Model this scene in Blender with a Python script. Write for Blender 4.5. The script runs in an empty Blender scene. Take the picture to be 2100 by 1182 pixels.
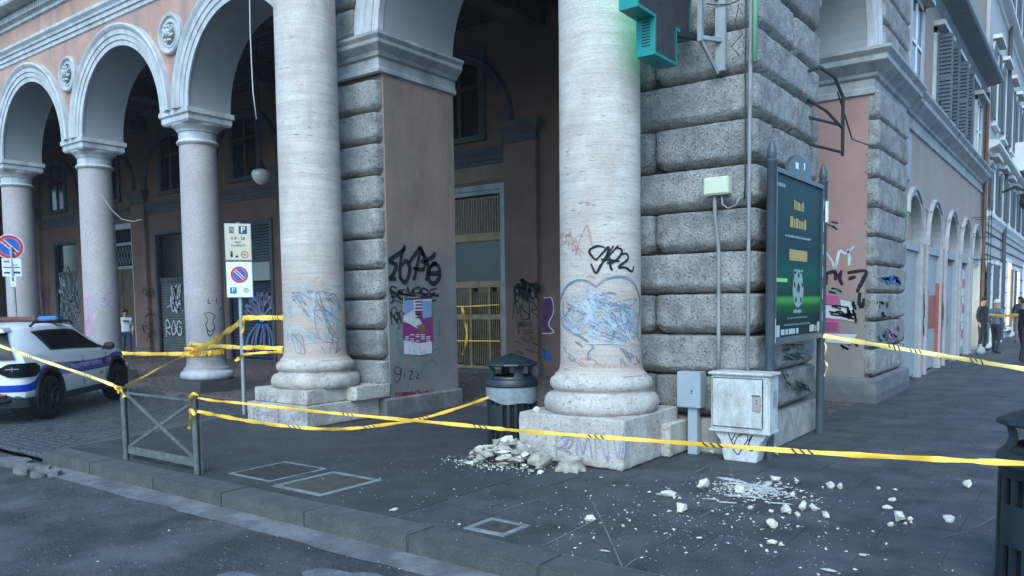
import bpy, bmesh, math, random
import numpy as np
from mathutils import Vector, Matrix, noise
rnd = random.Random(7)
scene = bpy.context.scene
COL = scene.collection
R = math.radians

# ---------------------------------------------------------------- camera
FPX, CX, CY, W0, H0 = 1609.9, 1050.0, 738.27, 2100.0, 1182.0
YAW, PITCH, ROLL, EYE = -0.638513, -0.072925, -0.0134359, 1.68
def cam_axes():
    cy, sy, cp, sp = math.cos(YAW), math.sin(YAW), math.cos(PITCH), math.sin(PITCH)
    f = Vector((sy*cp, cy*cp, sp)); r = Vector((cy, -sy, 0)); u = r.cross(f)
    c, s = math.cos(ROLL), math.sin(ROLL)
    return c*r + s*u, -s*r + c*u, f
AR, AU, AF = cam_axes()
cd = bpy.data.cameras.new('camera'); cam = bpy.data.objects.new('camera', cd); COL.objects.link(cam)
m = Matrix((AR, AU, -AF)).transposed().to_4x4(); m.translation = Vector((0, 0, EYE)); cam.matrix_world = m
cd.sensor_width = 36; cd.lens = FPX/W0*36; cd.shift_y = (CY-H0/2)/W0; cd.clip_start = 0.05; cd.clip_end = 1500
scene.camera = cam

# ---------------------------------------------------------------- world, sun, exposure
SUN_EL, SUN_AZ = 42.0, 158.0
w = bpy.data.worlds.new('World'); scene.world = w; w.use_nodes = True
nt = w.node_tree; nt.nodes.clear()
sky = nt.nodes.new('ShaderNodeTexSky'); sky.sky_type = 'NISHITA'; sky.sun_disc = False
sky.sun_elevation = R(SUN_EL); sky.sun_rotation = R(SUN_AZ); sky.air_density = 1.0; sky.dust_density = 1.2; sky.ozone_density = 2.0
bg = nt.nodes.new('ShaderNodeBackground'); bg.inputs['Strength'].default_value = 0.15
ow = nt.nodes.new('ShaderNodeOutputWorld')
nt.links.new(sky.outputs[0], bg.inputs['Color']); nt.links.new(bg.outputs[0], ow.inputs['Surface'])
sd = bpy.data.lights.new('sun', 'SUN'); sd.energy = 1.25; sd.angle = R(40); sd.color = (1.0, 0.93, 0.86)
sun = bpy.data.objects.new('sun', sd); COL.objects.link(sun)
az = R(SUN_AZ); el = R(SUN_EL)
sdir = Vector((math.sin(az)*math.cos(el), math.cos(az)*math.cos(el), math.sin(el)))
sun.rotation_euler = sdir.to_track_quat('Z', 'Y').to_euler(); sun.location = (4, -6, 14)
scene.view_settings.view_transform = 'Standard'; scene.view_settings.look = 'None'
scene.view_settings.gamma = 1.0; scene.view_settings.use_curve_mapping = False
scene.view_settings.exposure = 1.1
scene.view_settings.use_white_balance = True; scene.view_settings.white_balance_temperature = 5250; scene.view_settings.white_balance_tint = -5
scene.render.engine = 'CYCLES'
scene.cycles.max_bounces = 8; scene.cycles.diffuse_bounces = 5; scene.cycles.use_denoising = True

# ---------------------------------------------------------------- measuring: photo pixel -> point on a real surface
CAMP = Vector((0, 0, EYE))
def ray(x, y): return AF + AR*((x-CX)/FPX) - AU*((y-CY)/FPX)
def gz(x, y, z=0.0):
    d = ray(x, y); return CAMP + d*((z-EYE)/d.z)
def onY(Y):
    def f(x, y):
        d = ray(x, y); return CAMP + d*(Y/d.y), Vector((0, -1, 0))
    return f
def onX(X):
    def f(x, y):
        d = ray(x, y); return CAMP + d*(X/d.x), Vector((1, 0, 0))
    return f
def onCyl(cx, cy, r0, r1, z0, z1):
    def f(x, y):
        d = ray(x, y); r = r0; p = None
        for _ in range(3):
            a = d.x*d.x + d.y*d.y; b = -2*(cx*d.x + cy*d.y); c = cx*cx + cy*cy - r*r
            q = max(b*b-4*a*c, 0); t = (-b-math.sqrt(q))/(2*a); p = CAMP + d*t
            k = (p.z-z0)/(z1-z0); k = min(max(k, 0), 1); r = r0+(r1-r0)*k
        n = Vector((p.x-cx, p.y-cy, 0)).normalized(); return Vector((cx+n.x*r, cy+n.y*r, p.z)), n
    return f
def onZ(z=0.0):
    def f(x, y): return gz(x, y, z), Vector((0, 0, 1))
    return f

# ---------------------------------------------------------------- object helpers
def tag(o, label=None, cat=None, group=None, kind=None):
    if label: o['label'] = label
    if cat: o['category'] = cat
    if group: o['group'] = group
    if kind: o['kind'] = kind
    return o
def empty(name, loc=(0, 0, 0), rz=0.0, **k):
    o = bpy.data.objects.new(name, None); COL.objects.link(o); o.location = loc; o.rotation_euler.z = rz
    o.empty_display_size = 0.2; return tag(o, **k)
def copy_tree(o, parent=None):
    c = o.copy(); COL.objects.link(c)
    if parent is not None: c.parent = parent
    for ch in list(o.children): copy_tree(ch, c)
    return c
class MB:
    def __init__(s): s.v = []; s.f = []; s.mi = []; s.cur = 0
    def add(s, vs, fs):
        n = len(s.v); s.v += [tuple(p) for p in vs]
        for f in fs: s.f.append(tuple(n+i for i in f)); s.mi.append(s.cur)
        return s
    def quad(s, a, b, c, d): return s.add((a, b, c, d), ((0, 1, 2, 3),))
    def box(s, x0, y0, z0, x1, y1, z1):
        x0, x1 = min(x0, x1), max(x0, x1); y0, y1 = min(y0, y1), max(y0, y1); z0, z1 = min(z0, z1), max(z0, z1)
        return s.add([(x, y, z) for z in (z0, z1) for y in (y0, y1) for x in (x0, x1)],
                     ((0, 2, 3, 1), (4, 5, 7, 6), (0, 1, 5, 4), (2, 6, 7, 3), (0, 4, 6, 2), (1, 3, 7, 5)))
    def obox(s, c, ax, ay, az_, hx, hy, hz):
        c = Vector(c); vs = []
        for k in (-1, 1):
            for j in (-1, 1):
                for i in (-1, 1): vs.append(c + ax*(hx*i) + ay*(hy*j) + az_*(hz*k))
        return s.add(vs, ((0, 2, 3, 1), (4, 5, 7, 6), (0, 1, 5, 4), (2, 6, 7, 3), (0, 4, 6, 2), (1, 3, 7, 5)))
    def bar(s, a, b, w_, h_, up=Vector((0, 0, 1))):
        a = Vector(a); b = Vector(b); d = (b-a); L = d.length; d.normalize()
        if abs(d.dot(up)) > 0.99: up = Vector((1, 0, 0))
        sx = d.cross(up).normalized(); su = sx.cross(d)
        return s.obox((a+b)/2, d, sx, su, L/2, w_/2, h_/2)
    def lathe(s, prof, n=48, c=(0, 0), a0=0.0, a1=2*math.pi, wob=None):
        full = abs(a1-a0-2*math.pi) < 1e-6; m_ = n if full else n+1; vs = []; fs = []
        for (r, z) in prof:
            for i in range(m_):
                a = a0+(a1-a0)*i/n; rr = r*(wob(a, z) if wob else 1)
                vs.append((c[0]+rr*math.cos(a), c[1]+rr*math.sin(a), z))
        for k in range(len(prof)-1):
            for i in range(n):
                j = (i+1) % m_ if full else i+1
                fs.append((k*m_+i, k*m_+j, (k+1)*m_+j, (k+1)*m_+i))
        return s.add(vs, fs)
    def disc(s, c, n_, r, n=32, hole=0.0):
        c = Vector(c); n_ = Vector(n_).normalized(); a = n_.orthogonal().normalized(); b = n_.cross(a)
        P = [c + (a*math.cos(2*math.pi*i/n)+b*math.sin(2*math.pi*i/n))*r for i in range(n)]
        if not hole: return s.add(P, (tuple(range(n)),))
        Q = [c + (a*math.cos(2*math.pi*i/n)+b*math.sin(2*math.pi*i/n))*hole for i in range(n)]
        return s.add(P+Q, [(i, (i+1) % n, n+(i+1) % n, n+i) for i in range(n)])
    def tube(s, pts, r, n=8, cap=True):
        pts = [Vector(p) for p in pts]; vs = []; fs = []; prev = None
        for k, p in enumerate(pts):
            d = (pts[min(k+1, len(pts)-1)]-pts[max(k-1, 0)]).normalized()
            if prev is None: a = d.orthogonal().normalized()
            else:
                a = prev - d*prev.dot(d); a = a.normalized() if a.length > 1e-6 else d.orthogonal().normalized()
            prev = a; b = d.cross(a); rr = r[k] if isinstance(r, (list, tuple)) else r
            for i in range(n):
                t = 2*math.pi*i/n; vs.append(p + (a*math.cos(t)+b*math.sin(t))*rr)
        for k in range(len(pts)-1):
            for i in range(n):
                j = (i+1) % n; fs.append((k*n+i, k*n+j, (k+1)*n+j, (k+1)*n+i))
        if cap: fs.append(tuple(range(n))[::-1]); fs.append(tuple((len(pts)-1)*n+i for i in range(n)))
        return s.add(vs, fs)
    def prism(s, poly, fn0, fn1):
        n = len(poly); vs = [fn0(*p) for p in poly]+[fn1(*p) for p in poly]
        fs = [tuple(range(n))[::-1], tuple(range(n, 2*n))]+[(i, (i+1) % n, n+(i+1) % n, n+i) for i in range(n)]
        return s.add(vs, fs)
    def mould(s, path, prof, closed=False, side=1):
        """sweep a profile of (out, z) along a plan polyline with mitred corners; out is to the right of the path for side=1"""
        P = [Vector((p[0], p[1], 0)) for p in path]; n = len(P); offs = []
        for i in range(n):
            a = P[i]-P[i-1] if (i > 0 or closed) else P[1]-P[0]
            b = P[(i+1) % n]-P[i] if (i < n-1 or closed) else P[-1]-P[-2]
            na = Vector((a.y, -a.x, 0)).normalized()*side; nb = Vector((b.y, -b.x, 0)).normalized()*side
            mm = (na+nb); mm.normalize(); offs.append(mm/max(mm.dot(na), 0.3))
        vs = []; fs = []; m_ = len(prof)
        for i in range(n):
            for (o, z) in prof: vs.append((P[i].x+offs[i].x*o, P[i].y+offs[i].y*o, z))
        for i in range(n if closed else n-1):
            j = (i+1) % n
            for k in range(m_-1): fs.append((i*m_+k, j*m_+k, j*m_+k+1, i*m_+k+1))
        if not closed: fs.append(tuple(range(m_))); fs.append(tuple((n-1)*m_+k for k in range(m_))[::-1])
        return s.add(vs, fs)
    def arcmould(s, c, prof, plane, face, sgn, a0=0.0, a1=math.pi, n=48):
        """sweep (radius, out) round a semicircle centred c=(h,z) standing in the plane y=face ('x') or x=face ('y')"""
        vs = []; fs = []; m_ = len(prof)
        for i in range(n+1):
            a = a0+(a1-a0)*i/n
            for (r, o) in prof:
                h = c[0]+r*math.cos(a); z = c[1]+r*math.sin(a)
                vs.append((h, face+sgn*o, z) if plane == 'x' else (face+sgn*o, h, z))
        for i in range(n):
            for k in range(m_-1): fs.append((i*m_+k, (i+1)*m_+k, (i+1)*m_+k+1, i*m_+k+1))
        fs.append(tuple(range(m_))); fs.append(tuple(n*m_+k for k in range(m_))[::-1])
        return s.add(vs, fs)
    def build(s, name, mat, parent=None, smooth=False, bevel=0.0, auto=None, **k):
        off = Vector((0, 0, 0))
        if parent is not None and k.pop('world', True):
            off = Vector(parent.location) + (Vector(parent.parent.location) if parent.parent else Vector((0, 0, 0)))
        else: k.pop('world', None)
        me = bpy.data.meshes.new(name)
        me.from_pydata([(v[0]-off.x, v[1]-off.y, v[2]-off.z) for v in s.v], [], s.f)
        mats = mat if isinstance(mat, (list, tuple)) else [mat]
        for q in mats: me.materials.append(q)
        if len(mats) > 1: me.polygons.foreach_set('material_index', s.mi)
        bm = bmesh.new(); bm.from_mesh(me)
        if not k.pop('keep', False): bmesh.ops.recalc_face_normals(bm, faces=bm.faces)
        if bevel: bmesh.ops.bevel(bm, geom=[e for e in bm.edges if len(e.link_faces) == 2 and e.calc_face_angle(0) > 0.6], offset=bevel, segments=2, affect='EDGES', clamp_overlap=True)
        bm.to_mesh(me); bm.free()
        if smooth: me.polygons.foreach_set('use_smooth', [True]*len(me.polygons))
        if smooth and auto: me.set_sharp_from_angle(angle=R(auto))
        o = bpy.data.objects.new(name, me); COL.objects.link(o)
        if parent is not None: o.parent = parent
        return tag(o, **k)

# ---------------------------------------------------------------- materials
MATS = {}
def mat(name, base, rough=0.85, var=0.25, vscale=3.0, bump=0.0, bscale=40.0, stretch=(1, 1, 1), spec=0.3, metal=0.0,
        dirt=None, dirt_amt=0.0, dirt_scale=1.5, dstretch=(1, 1, .6), pits=0.0, streak=False, pit_mask=False, pit_scale=30.0, pit_stretch=(1, 1, 1), objvar=0.0, fine=0.0,
        zmix=None, speck=None, emit=None, estr=0.0):
    """procedural surface: mottling, dirt patches, pits, specks, bump, and a height-dependent paint change (zmix)"""
    M = bpy.data.materials.new(name); M.use_nodes = True; t = M.node_tree; N = t.nodes; L = t.links
    b = N['Principled BSDF']; b.inputs['Roughness'].default_value = rough; b.inputs['Metallic'].default_value = metal
    b.inputs['Specular IOR Level'].default_value = spec
    if emit: b.inputs['Emission Color'].default_value = (*emit, 1); b.inputs['Emission Strength'].default_value = estr
    geo = N.new('ShaderNodeNewGeometry'); pos = geo.outputs['Position']
    def mapped(sc):
        mp = N.new('ShaderNodeMapping'); mp.inputs['Scale'].default_value = sc; L.new(pos, mp.inputs['Vector']); return mp.outputs[0]
    def nz(scale, st=(1, 1, 1), det=6, rg=0.6):
        q = N.new('ShaderNodeTexNoise'); q.inputs['Scale'].default_value = scale; q.inputs['Detail'].default_value = det
        q.inputs['Roughness'].default_value = rg; L.new(mapped(st), q.inputs['Vector']); return q.outputs['Fac']
    def ramp(f, a, b_, ca, cb):
        q = N.new('ShaderNodeValToRGB'); q.color_ramp.elements[0].position = a; q.color_ramp.elements[1].position = b_
        q.color_ramp.elements[0].color = (*ca, 1); q.color_ramp.elements[1].color = (*cb, 1); L.new(f, q.inputs[0]); return q.outputs[0]
    def mix(f, a, b_, mode='MIX'):
        q = N.new('ShaderNodeMix'); q.data_type = 'RGBA'; q.blend_type = mode
        if isinstance(f, float): q.inputs[0].default_value = f
        else: L.new(f, q.inputs[0])
        for s_, v in ((6, a), (7, b_)):
            if isinstance(v, tuple): q.inputs[s_].default_value = (*v, 1)
            else: L.new(v, q.inputs[s_])
        return q.outputs[2]
    lo = tuple(c*(1-var) for c in base); hi = tuple(min(c*(1+var), 0.95) for c in base)
    c = ramp(nz(vscale, stretch), 0.3, 0.7, lo, hi)
    if streak: c = mix(1.0, c, ramp(nz(3.0, (1, 1, 16), 5, 0.7), 0.32, 0.68, (0.86, 0.85, 0.84), (1.06, 1.06, 1.06)), 'MULTIPLY')
    if fine: c = mix(1.0, c, ramp(nz(60, (1, 1, 1), 3), 0.40, 0.60, (1-fine,)*3, (1+0*fine,)*3), 'MULTIPLY')
    if zmix:
        col2, z0, z1 = zmix
        sp = N.new('ShaderNodeSeparateXYZ'); L.new(pos, sp.inputs[0])
        ad = N.new('ShaderNodeMath'); ad.operation = 'ADD'; L.new(sp.outputs[2], ad.inputs[0])
        mu = N.new('ShaderNodeMath'); mu.operation = 'MULTIPLY'; mu.inputs[1].default_value = 0.5; L.new(nz(1.6), mu.inputs[0]); L.new(mu.outputs[0], ad.inputs[1])
        mr = N.new('ShaderNodeMapRange'); mr.inputs[1].default_value = z0+0.25; mr.inputs[2].default_value = z1+0.25; L.new(ad.outputs[0], mr.inputs[0])
        c = mix(mr.outputs[0], mix(1.0, c, tuple(x/max(y, 1e-3) if x/max(y, 1e-3) < 8 else 8 for x, y in zip(col2, base)), 'MULTIPLY'), c)
    if dirt:
        f = ramp(nz(dirt_scale, dstretch, 8, 0.65), 0.45, 0.68, (0, 0, 0), (dirt_amt,)*3); c = mix(f, c, dirt)
    if speck:
        v = N.new('ShaderNodeTexVoronoi'); v.inputs['Scale'].default_value = speck[1]; L.new(pos, v.inputs['Vector'])
        sx = N.new('ShaderNodeSeparateColor'); L.new(v.outputs['Color'], sx.inputs[0])
        lt = N.new('ShaderNodeMath'); lt.operation = 'LESS_THAN'; lt.inputs[1].default_value = speck[2]; L.new(v.outputs['Distance'], lt.inputs[0])
        g2 = N.new('ShaderNodeMath'); g2.operation = 'GREATER_THAN'; g2.inputs[1].default_value = 1-speck[3]; L.new(sx.outputs[0], g2.inputs[0])
        mm = N.new('ShaderNodeMath'); mm.operation = 'MULTIPLY'; L.new(lt.outputs[0], mm.inputs[0]); L.new(g2.outputs[0], mm.inputs[1])
        c = mix(mm.outputs[0], c, speck[0])
    pf = None
    if pits:
        pf = ramp(nz(pit_scale, pit_stretch, 4, 0.55), 0.30, 0.40, (1, 1, 1), (0, 0, 0))
        q = N.new('ShaderNodeMath'); q.operation = 'MULTIPLY'; q.inputs[1].default_value = pits
        if pit_mask:
            pm_ = N.new('ShaderNodeMath'); pm_.operation = 'MULTIPLY'; L.new(pf, pm_.inputs[0]); L.new(ramp(nz(1.1, (1, 1, 2.5), 4), 0.46, 0.62, (0, 0, 0), (1, 1, 1)), pm_.inputs[1]); pf = pm_.outputs[0]
        L.new(pf, q.inputs[0]); c = mix(q.outputs[0], c, tuple(x*0.25 for x in base))
    if objvar:
        oi = N.new('ShaderNodeObjectInfo'); c = mix(1.0, c, ramp(oi.outputs['Random'], 0, 1, (1-objvar,)*3, (1+objvar*0.6,)*3), 'MULTIPLY')
    L.new(c, b.inputs['Base Color'])
    if bump:
        h = nz(bscale, stretch if stretch != (1, 1, 1) else (1, 1, 1), 8, 0.65)
        bp = N.new('ShaderNodeBump'); bp.inputs['Strength'].default_value = min(bump, 1.0); bp.inputs['Distance'].default_value = 0.01*max(1, bump)
        if pf is not None:
            sb = N.new('ShaderNodeMath'); sb.operation = 'SUBTRACT'; L.new(h, sb.inputs[0]); L.new(pf, sb.inputs[1]); h = sb.outputs[0]
        L.new(h, bp.inputs['Height']); L.new(bp.outputs[0], b.inputs['Normal'])
    MATS[name] = M; return M
def flat(name, base, rough=0.6, spec=0.3, metal=0.0, emit=None, estr=0.0, var=0.08):
    return mat(name, base, rough, var=var, vscale=6, spec=spec, metal=metal, emit=emit, estr=estr)

TRAV = mat('travertine', (0.56, 0.525, 0.485), 0.8, var=0.16, vscale=1.5, stretch=(.8, .8, 9), streak=True, zmix=((0.46, 0.39, 0.34), 1.0, 2.8), bump=0.6, bscale=8, pits=0.7, pit_scale=7.5, pit_stretch=(1, 1, 3.6), pit_mask=True, dirt=(0.38, 0.30, 0.25), dirt_amt=0.7, dirt_scale=2.2, fine=0.16)
TRAVB = mat('travertine_base', (0.50, 0.465, 0.42), 0.85, var=0.15, vscale=4, bump=0.7, bscale=22, pits=0.6, pit_scale=26, dirt=(0.24, 0.195, 0.16), dirt_amt=0.75, dirt_scale=3.0, fine=0.25)
RUST = mat('rough_stone', (0.37, 0.36, 0.35), 0.92, var=0.24, vscale=7, bump=3.0, bscale=42, dirt=(0.17, 0.165, 0.165), dirt_amt=0.8, dirt_scale=2.8, dstretch=(1, 1, 1.2), pits=0.3, pit_scale=48, objvar=0.22, fine=0.24)
CORE = mat('dark_stone', (0.10, 0.10, 0.11), 0.95, var=0.3, bump=0.5)
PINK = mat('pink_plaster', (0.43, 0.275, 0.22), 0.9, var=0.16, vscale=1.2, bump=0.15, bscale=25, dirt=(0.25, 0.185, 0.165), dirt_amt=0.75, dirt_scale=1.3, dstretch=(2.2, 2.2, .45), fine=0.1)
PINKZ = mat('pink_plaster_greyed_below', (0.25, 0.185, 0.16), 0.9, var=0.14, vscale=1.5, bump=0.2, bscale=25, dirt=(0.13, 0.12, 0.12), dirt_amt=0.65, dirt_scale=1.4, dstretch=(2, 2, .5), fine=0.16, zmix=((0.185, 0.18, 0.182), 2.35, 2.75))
PINKR = mat('salmon_plaster', (0.35, 0.225, 0.20), 0.9, var=0.14, vscale=1.3, bump=0.2, bscale=25, dirt=(0.27, 0.21, 0.20), dirt_amt=0.6, dirt_scale=1.3, dstretch=(2, 2, .5), fine=0.16, zmix=((0.24, 0.215, 0.20), 1.55, 1.95))
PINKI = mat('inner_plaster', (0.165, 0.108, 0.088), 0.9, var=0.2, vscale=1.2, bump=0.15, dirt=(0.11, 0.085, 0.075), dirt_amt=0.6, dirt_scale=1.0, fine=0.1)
PINKF = mat('street_plaster', (0.31, 0.245, 0.23), 0.9, var=0.10, vscale=0.8, bump=0.1, dirt=(0.22, 0.20, 0.21), dirt_amt=0.5, dirt_scale=0.5)
MOULD = mat('grey_moulding', (0.49, 0.50, 0.51), 0.8, var=0.14, vscale=3, bump=0.12, bscale=30, dirt=(0.26, 0.265, 0.275), dirt_amt=0.7, dirt_scale=2.0, dstretch=(2.5, 2.5, .6), fine=0.15)
MOULD2 = mat('weathered_moulding', (0.36, 0.37, 0.385), 0.85, var=0.16, vscale=3, bump=0.2, bscale=30, dirt=(0.15, 0.155, 0.165), dirt_amt=0.7, dirt_scale=2.4, fine=0.15)
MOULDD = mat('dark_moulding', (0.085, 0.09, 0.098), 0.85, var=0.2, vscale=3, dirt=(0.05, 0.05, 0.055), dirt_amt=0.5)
SOFF = mat('grey_soffit', (0.30, 0.315, 0.33), 0.9, var=0.12, vscale=0.9, dirt=(0.19, 0.20, 0.21), dirt_amt=0.5, dirt_scale=0.8)
GRAN = mat('pink_granite', (0.44, 0.395, 0.395), 0.65, var=0.09, vscale=2, fine=0.35, bump=0.08, bscale=60, dirt=(0.33, 0.30, 0.31), dirt_amt=0.5, dirt_scale=1.5, zmix=((0.36, 0.335, 0.34), 1.3, 2.0))
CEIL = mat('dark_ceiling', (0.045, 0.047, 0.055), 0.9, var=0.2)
ASPH = mat('asphalt', (0.060, 0.064, 0.070), 0.75, var=0.35, vscale=2.0, bump=0.8, bscale=90, dirt=(0.115, 0.12, 0.125), dirt_amt=0.65, dirt_scale=1.5, fine=0.6, speck=((0.26, 0.26, 0.26), 26, 0.2, 0.08))
PAVE = mat('pavement_mastic', (0.062, 0.063, 0.069), 0.7, var=0.32, vscale=2.2, bump=0.6, bscale=80, dirt=(0.038, 0.039, 0.044), dirt_amt=0.85, dirt_scale=1.9, fine=0.5, speck=((0.30, 0.31, 0.31), 22, 0.16, 0.10))
SLAB = mat('basalt_slab', (0.058, 0.061, 0.068), 0.65, var=0.38, vscale=2.6, bump=0.35, bscale=60, dirt=(0.10, 0.095, 0.10), dirt_amt=0.6, dirt_scale=2.1, fine=0.45, objvar=0.12, speck=((0.32, 0.33, 0.33), 22, 0.16, 0.14))
JOINT = mat('joint_dirt', (0.04, 0.042, 0.047), 0.95, var=0.5, vscale=5, dirt=(0.22, 0.22, 0.21), dirt_amt=0.8, dirt_scale=2.2)
KERB = mat('kerb_granite', (0.088, 0.09, 0.092), 0.85, var=0.25, vscale=5, bump=0.4, bscale=50, dirt=(0.07, 0.07, 0.07), dirt_amt=0.7, dirt_scale=3, fine=0.3, objvar=0.1)
GUTT = mat('gutter_concrete', (0.17, 0.17, 0.168), 0.9, var=0.3, vscale=4, dirt=(0.07, 0.072, 0.078), dirt_amt=0.95, dirt_scale=2.4, bump=0.3, fine=0.25)
COBB = mat('cobble_basalt', (0.058, 0.06, 0.068), 0.6, var=0.35, vscale=9, bump=0.3, bscale=50, dirt=(0.09, 0.09, 0.095), dirt_amt=0.5, dirt_scale=2)
COBI = mat('cobble_portico', (0.105, 0.088, 0.082), 0.7, var=0.35, vscale=9, bump=0.3, bscale=50, dirt=(0.06, 0.05, 0.05), dirt_amt=0.6, dirt_scale=1.2)
YELL = mat('tape_yellow', (0.80, 0.50, 0.05), 0.35, var=0.12, vscale=9, spec=0.5)
YELP = mat('tape_pale', (0.80, 0.62, 0.22), 0.35, var=0.1, vscale=9, spec=0.5)
BLACK = flat('black_print', (0.018, 0.018, 0.022), 0.6)
BINM = flat('bin_dark_green', (0.012, 0.019, 0.025), 0.45, spec=0.5, var=0.3)
BINV = flat('bin_void', (0.008, 0.009, 0.011), 0.9)
LINER = flat('bin_liner', (0.20, 0.22, 0.235), 0.35, spec=0.6, var=0.35)
FENM = mat('fence_grey', (0.12, 0.13, 0.125), 0.6, var=0.3, vscale=12, metal=0.2, dirt=(0.07, 0.065, 0.055), dirt_amt=0.6, dirt_scale=6)
GALV = flat('galvanised', (0.30, 0.32, 0.33), 0.5, metal=0.5, spec=0.5, var=0.15)
CABM = mat('cabinet_plastic', (0.52, 0.53, 0.52), 0.55, var=0.08, dirt=(0.27, 0.25, 0.22), dirt_amt=0.85, dirt_scale=5, dstretch=(1.5, 1.5, .7), fine=0.16)
BOXM = mat('blue_grey_box', (0.30, 0.35, 0.40), 0.5, var=0.06, dirt=(0.2, 0.22, 0.24), dirt_amt=0.3)
CREAM = flat('cream_box', (0.52, 0.55, 0.42), 0.5)
PIPE = mat('grey_pipe', (0.24, 0.24, 0.25), 0.6, var=0.2, dirt=(0.12, 0.12, 0.12), dirt_amt=0.5, dirt_scale=6)
CABLE = flat('black_cable', (0.03, 0.03, 0.033), 0.6)
WHITE = flat('white_paint', (0.72, 0.74, 0.76), 0.45, spec=0.5)
WHITEF = mat('white_door_paint', (0.28, 0.295, 0.31), 0.6, var=0.1, dirt=(0.24, 0.25, 0.27), dirt_amt=0.6, dirt_scale=2)
REDP = mat('red_paint', (0.26, 0.075, 0.06), 0.6, var=0.2, dirt=(0.3, 0.12, 0.10), dirt_amt=0.5, dirt_scale=4)
SIGNB = flat('sign_blue', (0.03, 0.10, 0.42), 0.4, spec=0.5)
SIGNR = flat('sign_red', (0.42, 0.03, 0.04), 0.4, spec=0.5)
SIGNW = flat('sign_white', (0.70, 0.74, 0.76), 0.4, spec=0.5)
SIGNC = flat('sign_cream', (0.52, 0.49, 0.38), 0.5)
SIGNK = flat('sign_dark_blue', (0.03, 0.06, 0.13), 0.5)
TEAL = flat('cross_teal', (0.03, 0.22, 0.20), 0.45, spec=0.5, var=0.15)
MESHM = mat('cross_grille', (0.11, 0.10, 0.115), 0.6, var=0.15, vscale=6)
GLOW = flat('cross_light', (0.1, 0.9, 0.5), 0.5, emit=(0.42, 1.0, 0.72), estr=.3)
IRON = flat('black_iron', (0.02, 0.022, 0.026), 0.55, var=0.3)
POSTM = flat('board_frame', (0.045, 0.06, 0.075), 0.45, spec=0.5, var=0.2)
WOOD = mat('door_wood', (0.085, 0.055, 0.035), 0.6, var=0.3, vscale=6, stretch=(6, 6, 0.6))
BRASS = mat('door_bronze', (0.26, 0.195, 0.11), 0.5, var=0.3, vscale=6, metal=0.2)
BEIGE = mat('beige_fascia', (0.19, 0.155, 0.105), 0.8, var=0.2)
GLASSD = flat('dark_glass', (0.012, 0.016, 0.022), 0.12, spec=0.6)
GLASSG = flat('grey_glass', (0.04, 0.045, 0.05), 0.25, spec=0.5)
SHUT = mat('roller_shutter', (0.11, 0.12, 0.125), 0.6, var=0.2, vscale=3, dirt=(0.06, 0.06, 0.065), dirt_amt=0.5)
LOUV = mat('louvre_shutter', (0.085, 0.105, 0.13), 0.7, var=0.2, vscale=8)
FAR1 = mat('far_render', (0.42, 0.41, 0.42), 0.9, var=0.1, vscale=0.6, dirt=(0.3, 0.3, 0.31), dirt_amt=0.4, dirt_scale=0.5)
FAR2 = mat('far_pale_trim', (0.58, 0.58, 0.58), 0.9, var=0.08)
WARM = flat('lit_shop', (0.8, 0.6, 0.3), 0.5, emit=(1.0, 0.62, 0.22), estr=1.6)
WARMP = flat('lit_shop_pale', (0.8, 0.7, 0.5), 0.5, emit=(1.0, 0.78, 0.5), estr=1.1)
LAMPG = flat('lamp_globe', (0.60, 0.60, 0.56), 0.25, spec=0.6)
PLAST = mat('plaster_white', (0.56, 0.53, 0.46), 0.9, var=0.2, vscale=12, bump=0.5, bscale=40, dirt=(0.42, 0.38, 0.32), dirt_amt=0.5, dirt_scale=9)
RUBB = mat('rubble_stone', (0.38, 0.345, 0.29), 0.95, var=0.3, vscale=14, bump=0.7, bscale=40, dirt=(0.20, 0.18, 0.15), dirt_amt=0.7, dirt_scale=7)
DUST = flat('plaster_dust', (0.46, 0.45, 0.41), 0.95, var=0.25)
SKIN = flat('skin', (0.32, 0.19, 0.14), 0.6)
HAIR = flat('dark_hair', (0.02, 0.016, 0.014), 0.7)
EAVE = mat('grey_blue_eaves', (0.22, 0.25, 0.29), 0.8, var=0.15)
def paint(name, col): return flat(name, col, 0.75, spec=0.15, var=0.3)
GBLK = paint('spray_black', (0.02, 0.02, 0.024)); GBLU = paint('spray_pale_blue', (0.35, 0.41, 0.47)); GGRY = paint('spray_grey_blue', (0.16, 0.21, 0.28))
GPNK = paint('spray_pink', (0.42, 0.22, 0.36)); GPUR = paint('spray_purple', (0.10, 0.035, 0.11)); GRED = paint('marker_red', (0.34, 0.21, 0.18))
GTEA = paint('spray_teal', (0.10, 0.22, 0.23)); GWHT = paint('spray_white', (0.50, 0.54, 0.58)); GCRM = paint('spray_crimson', (0.16, 0.03, 0.06)); GVIO = paint('marker_violet', (0.27, 0.27, 0.36))
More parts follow.
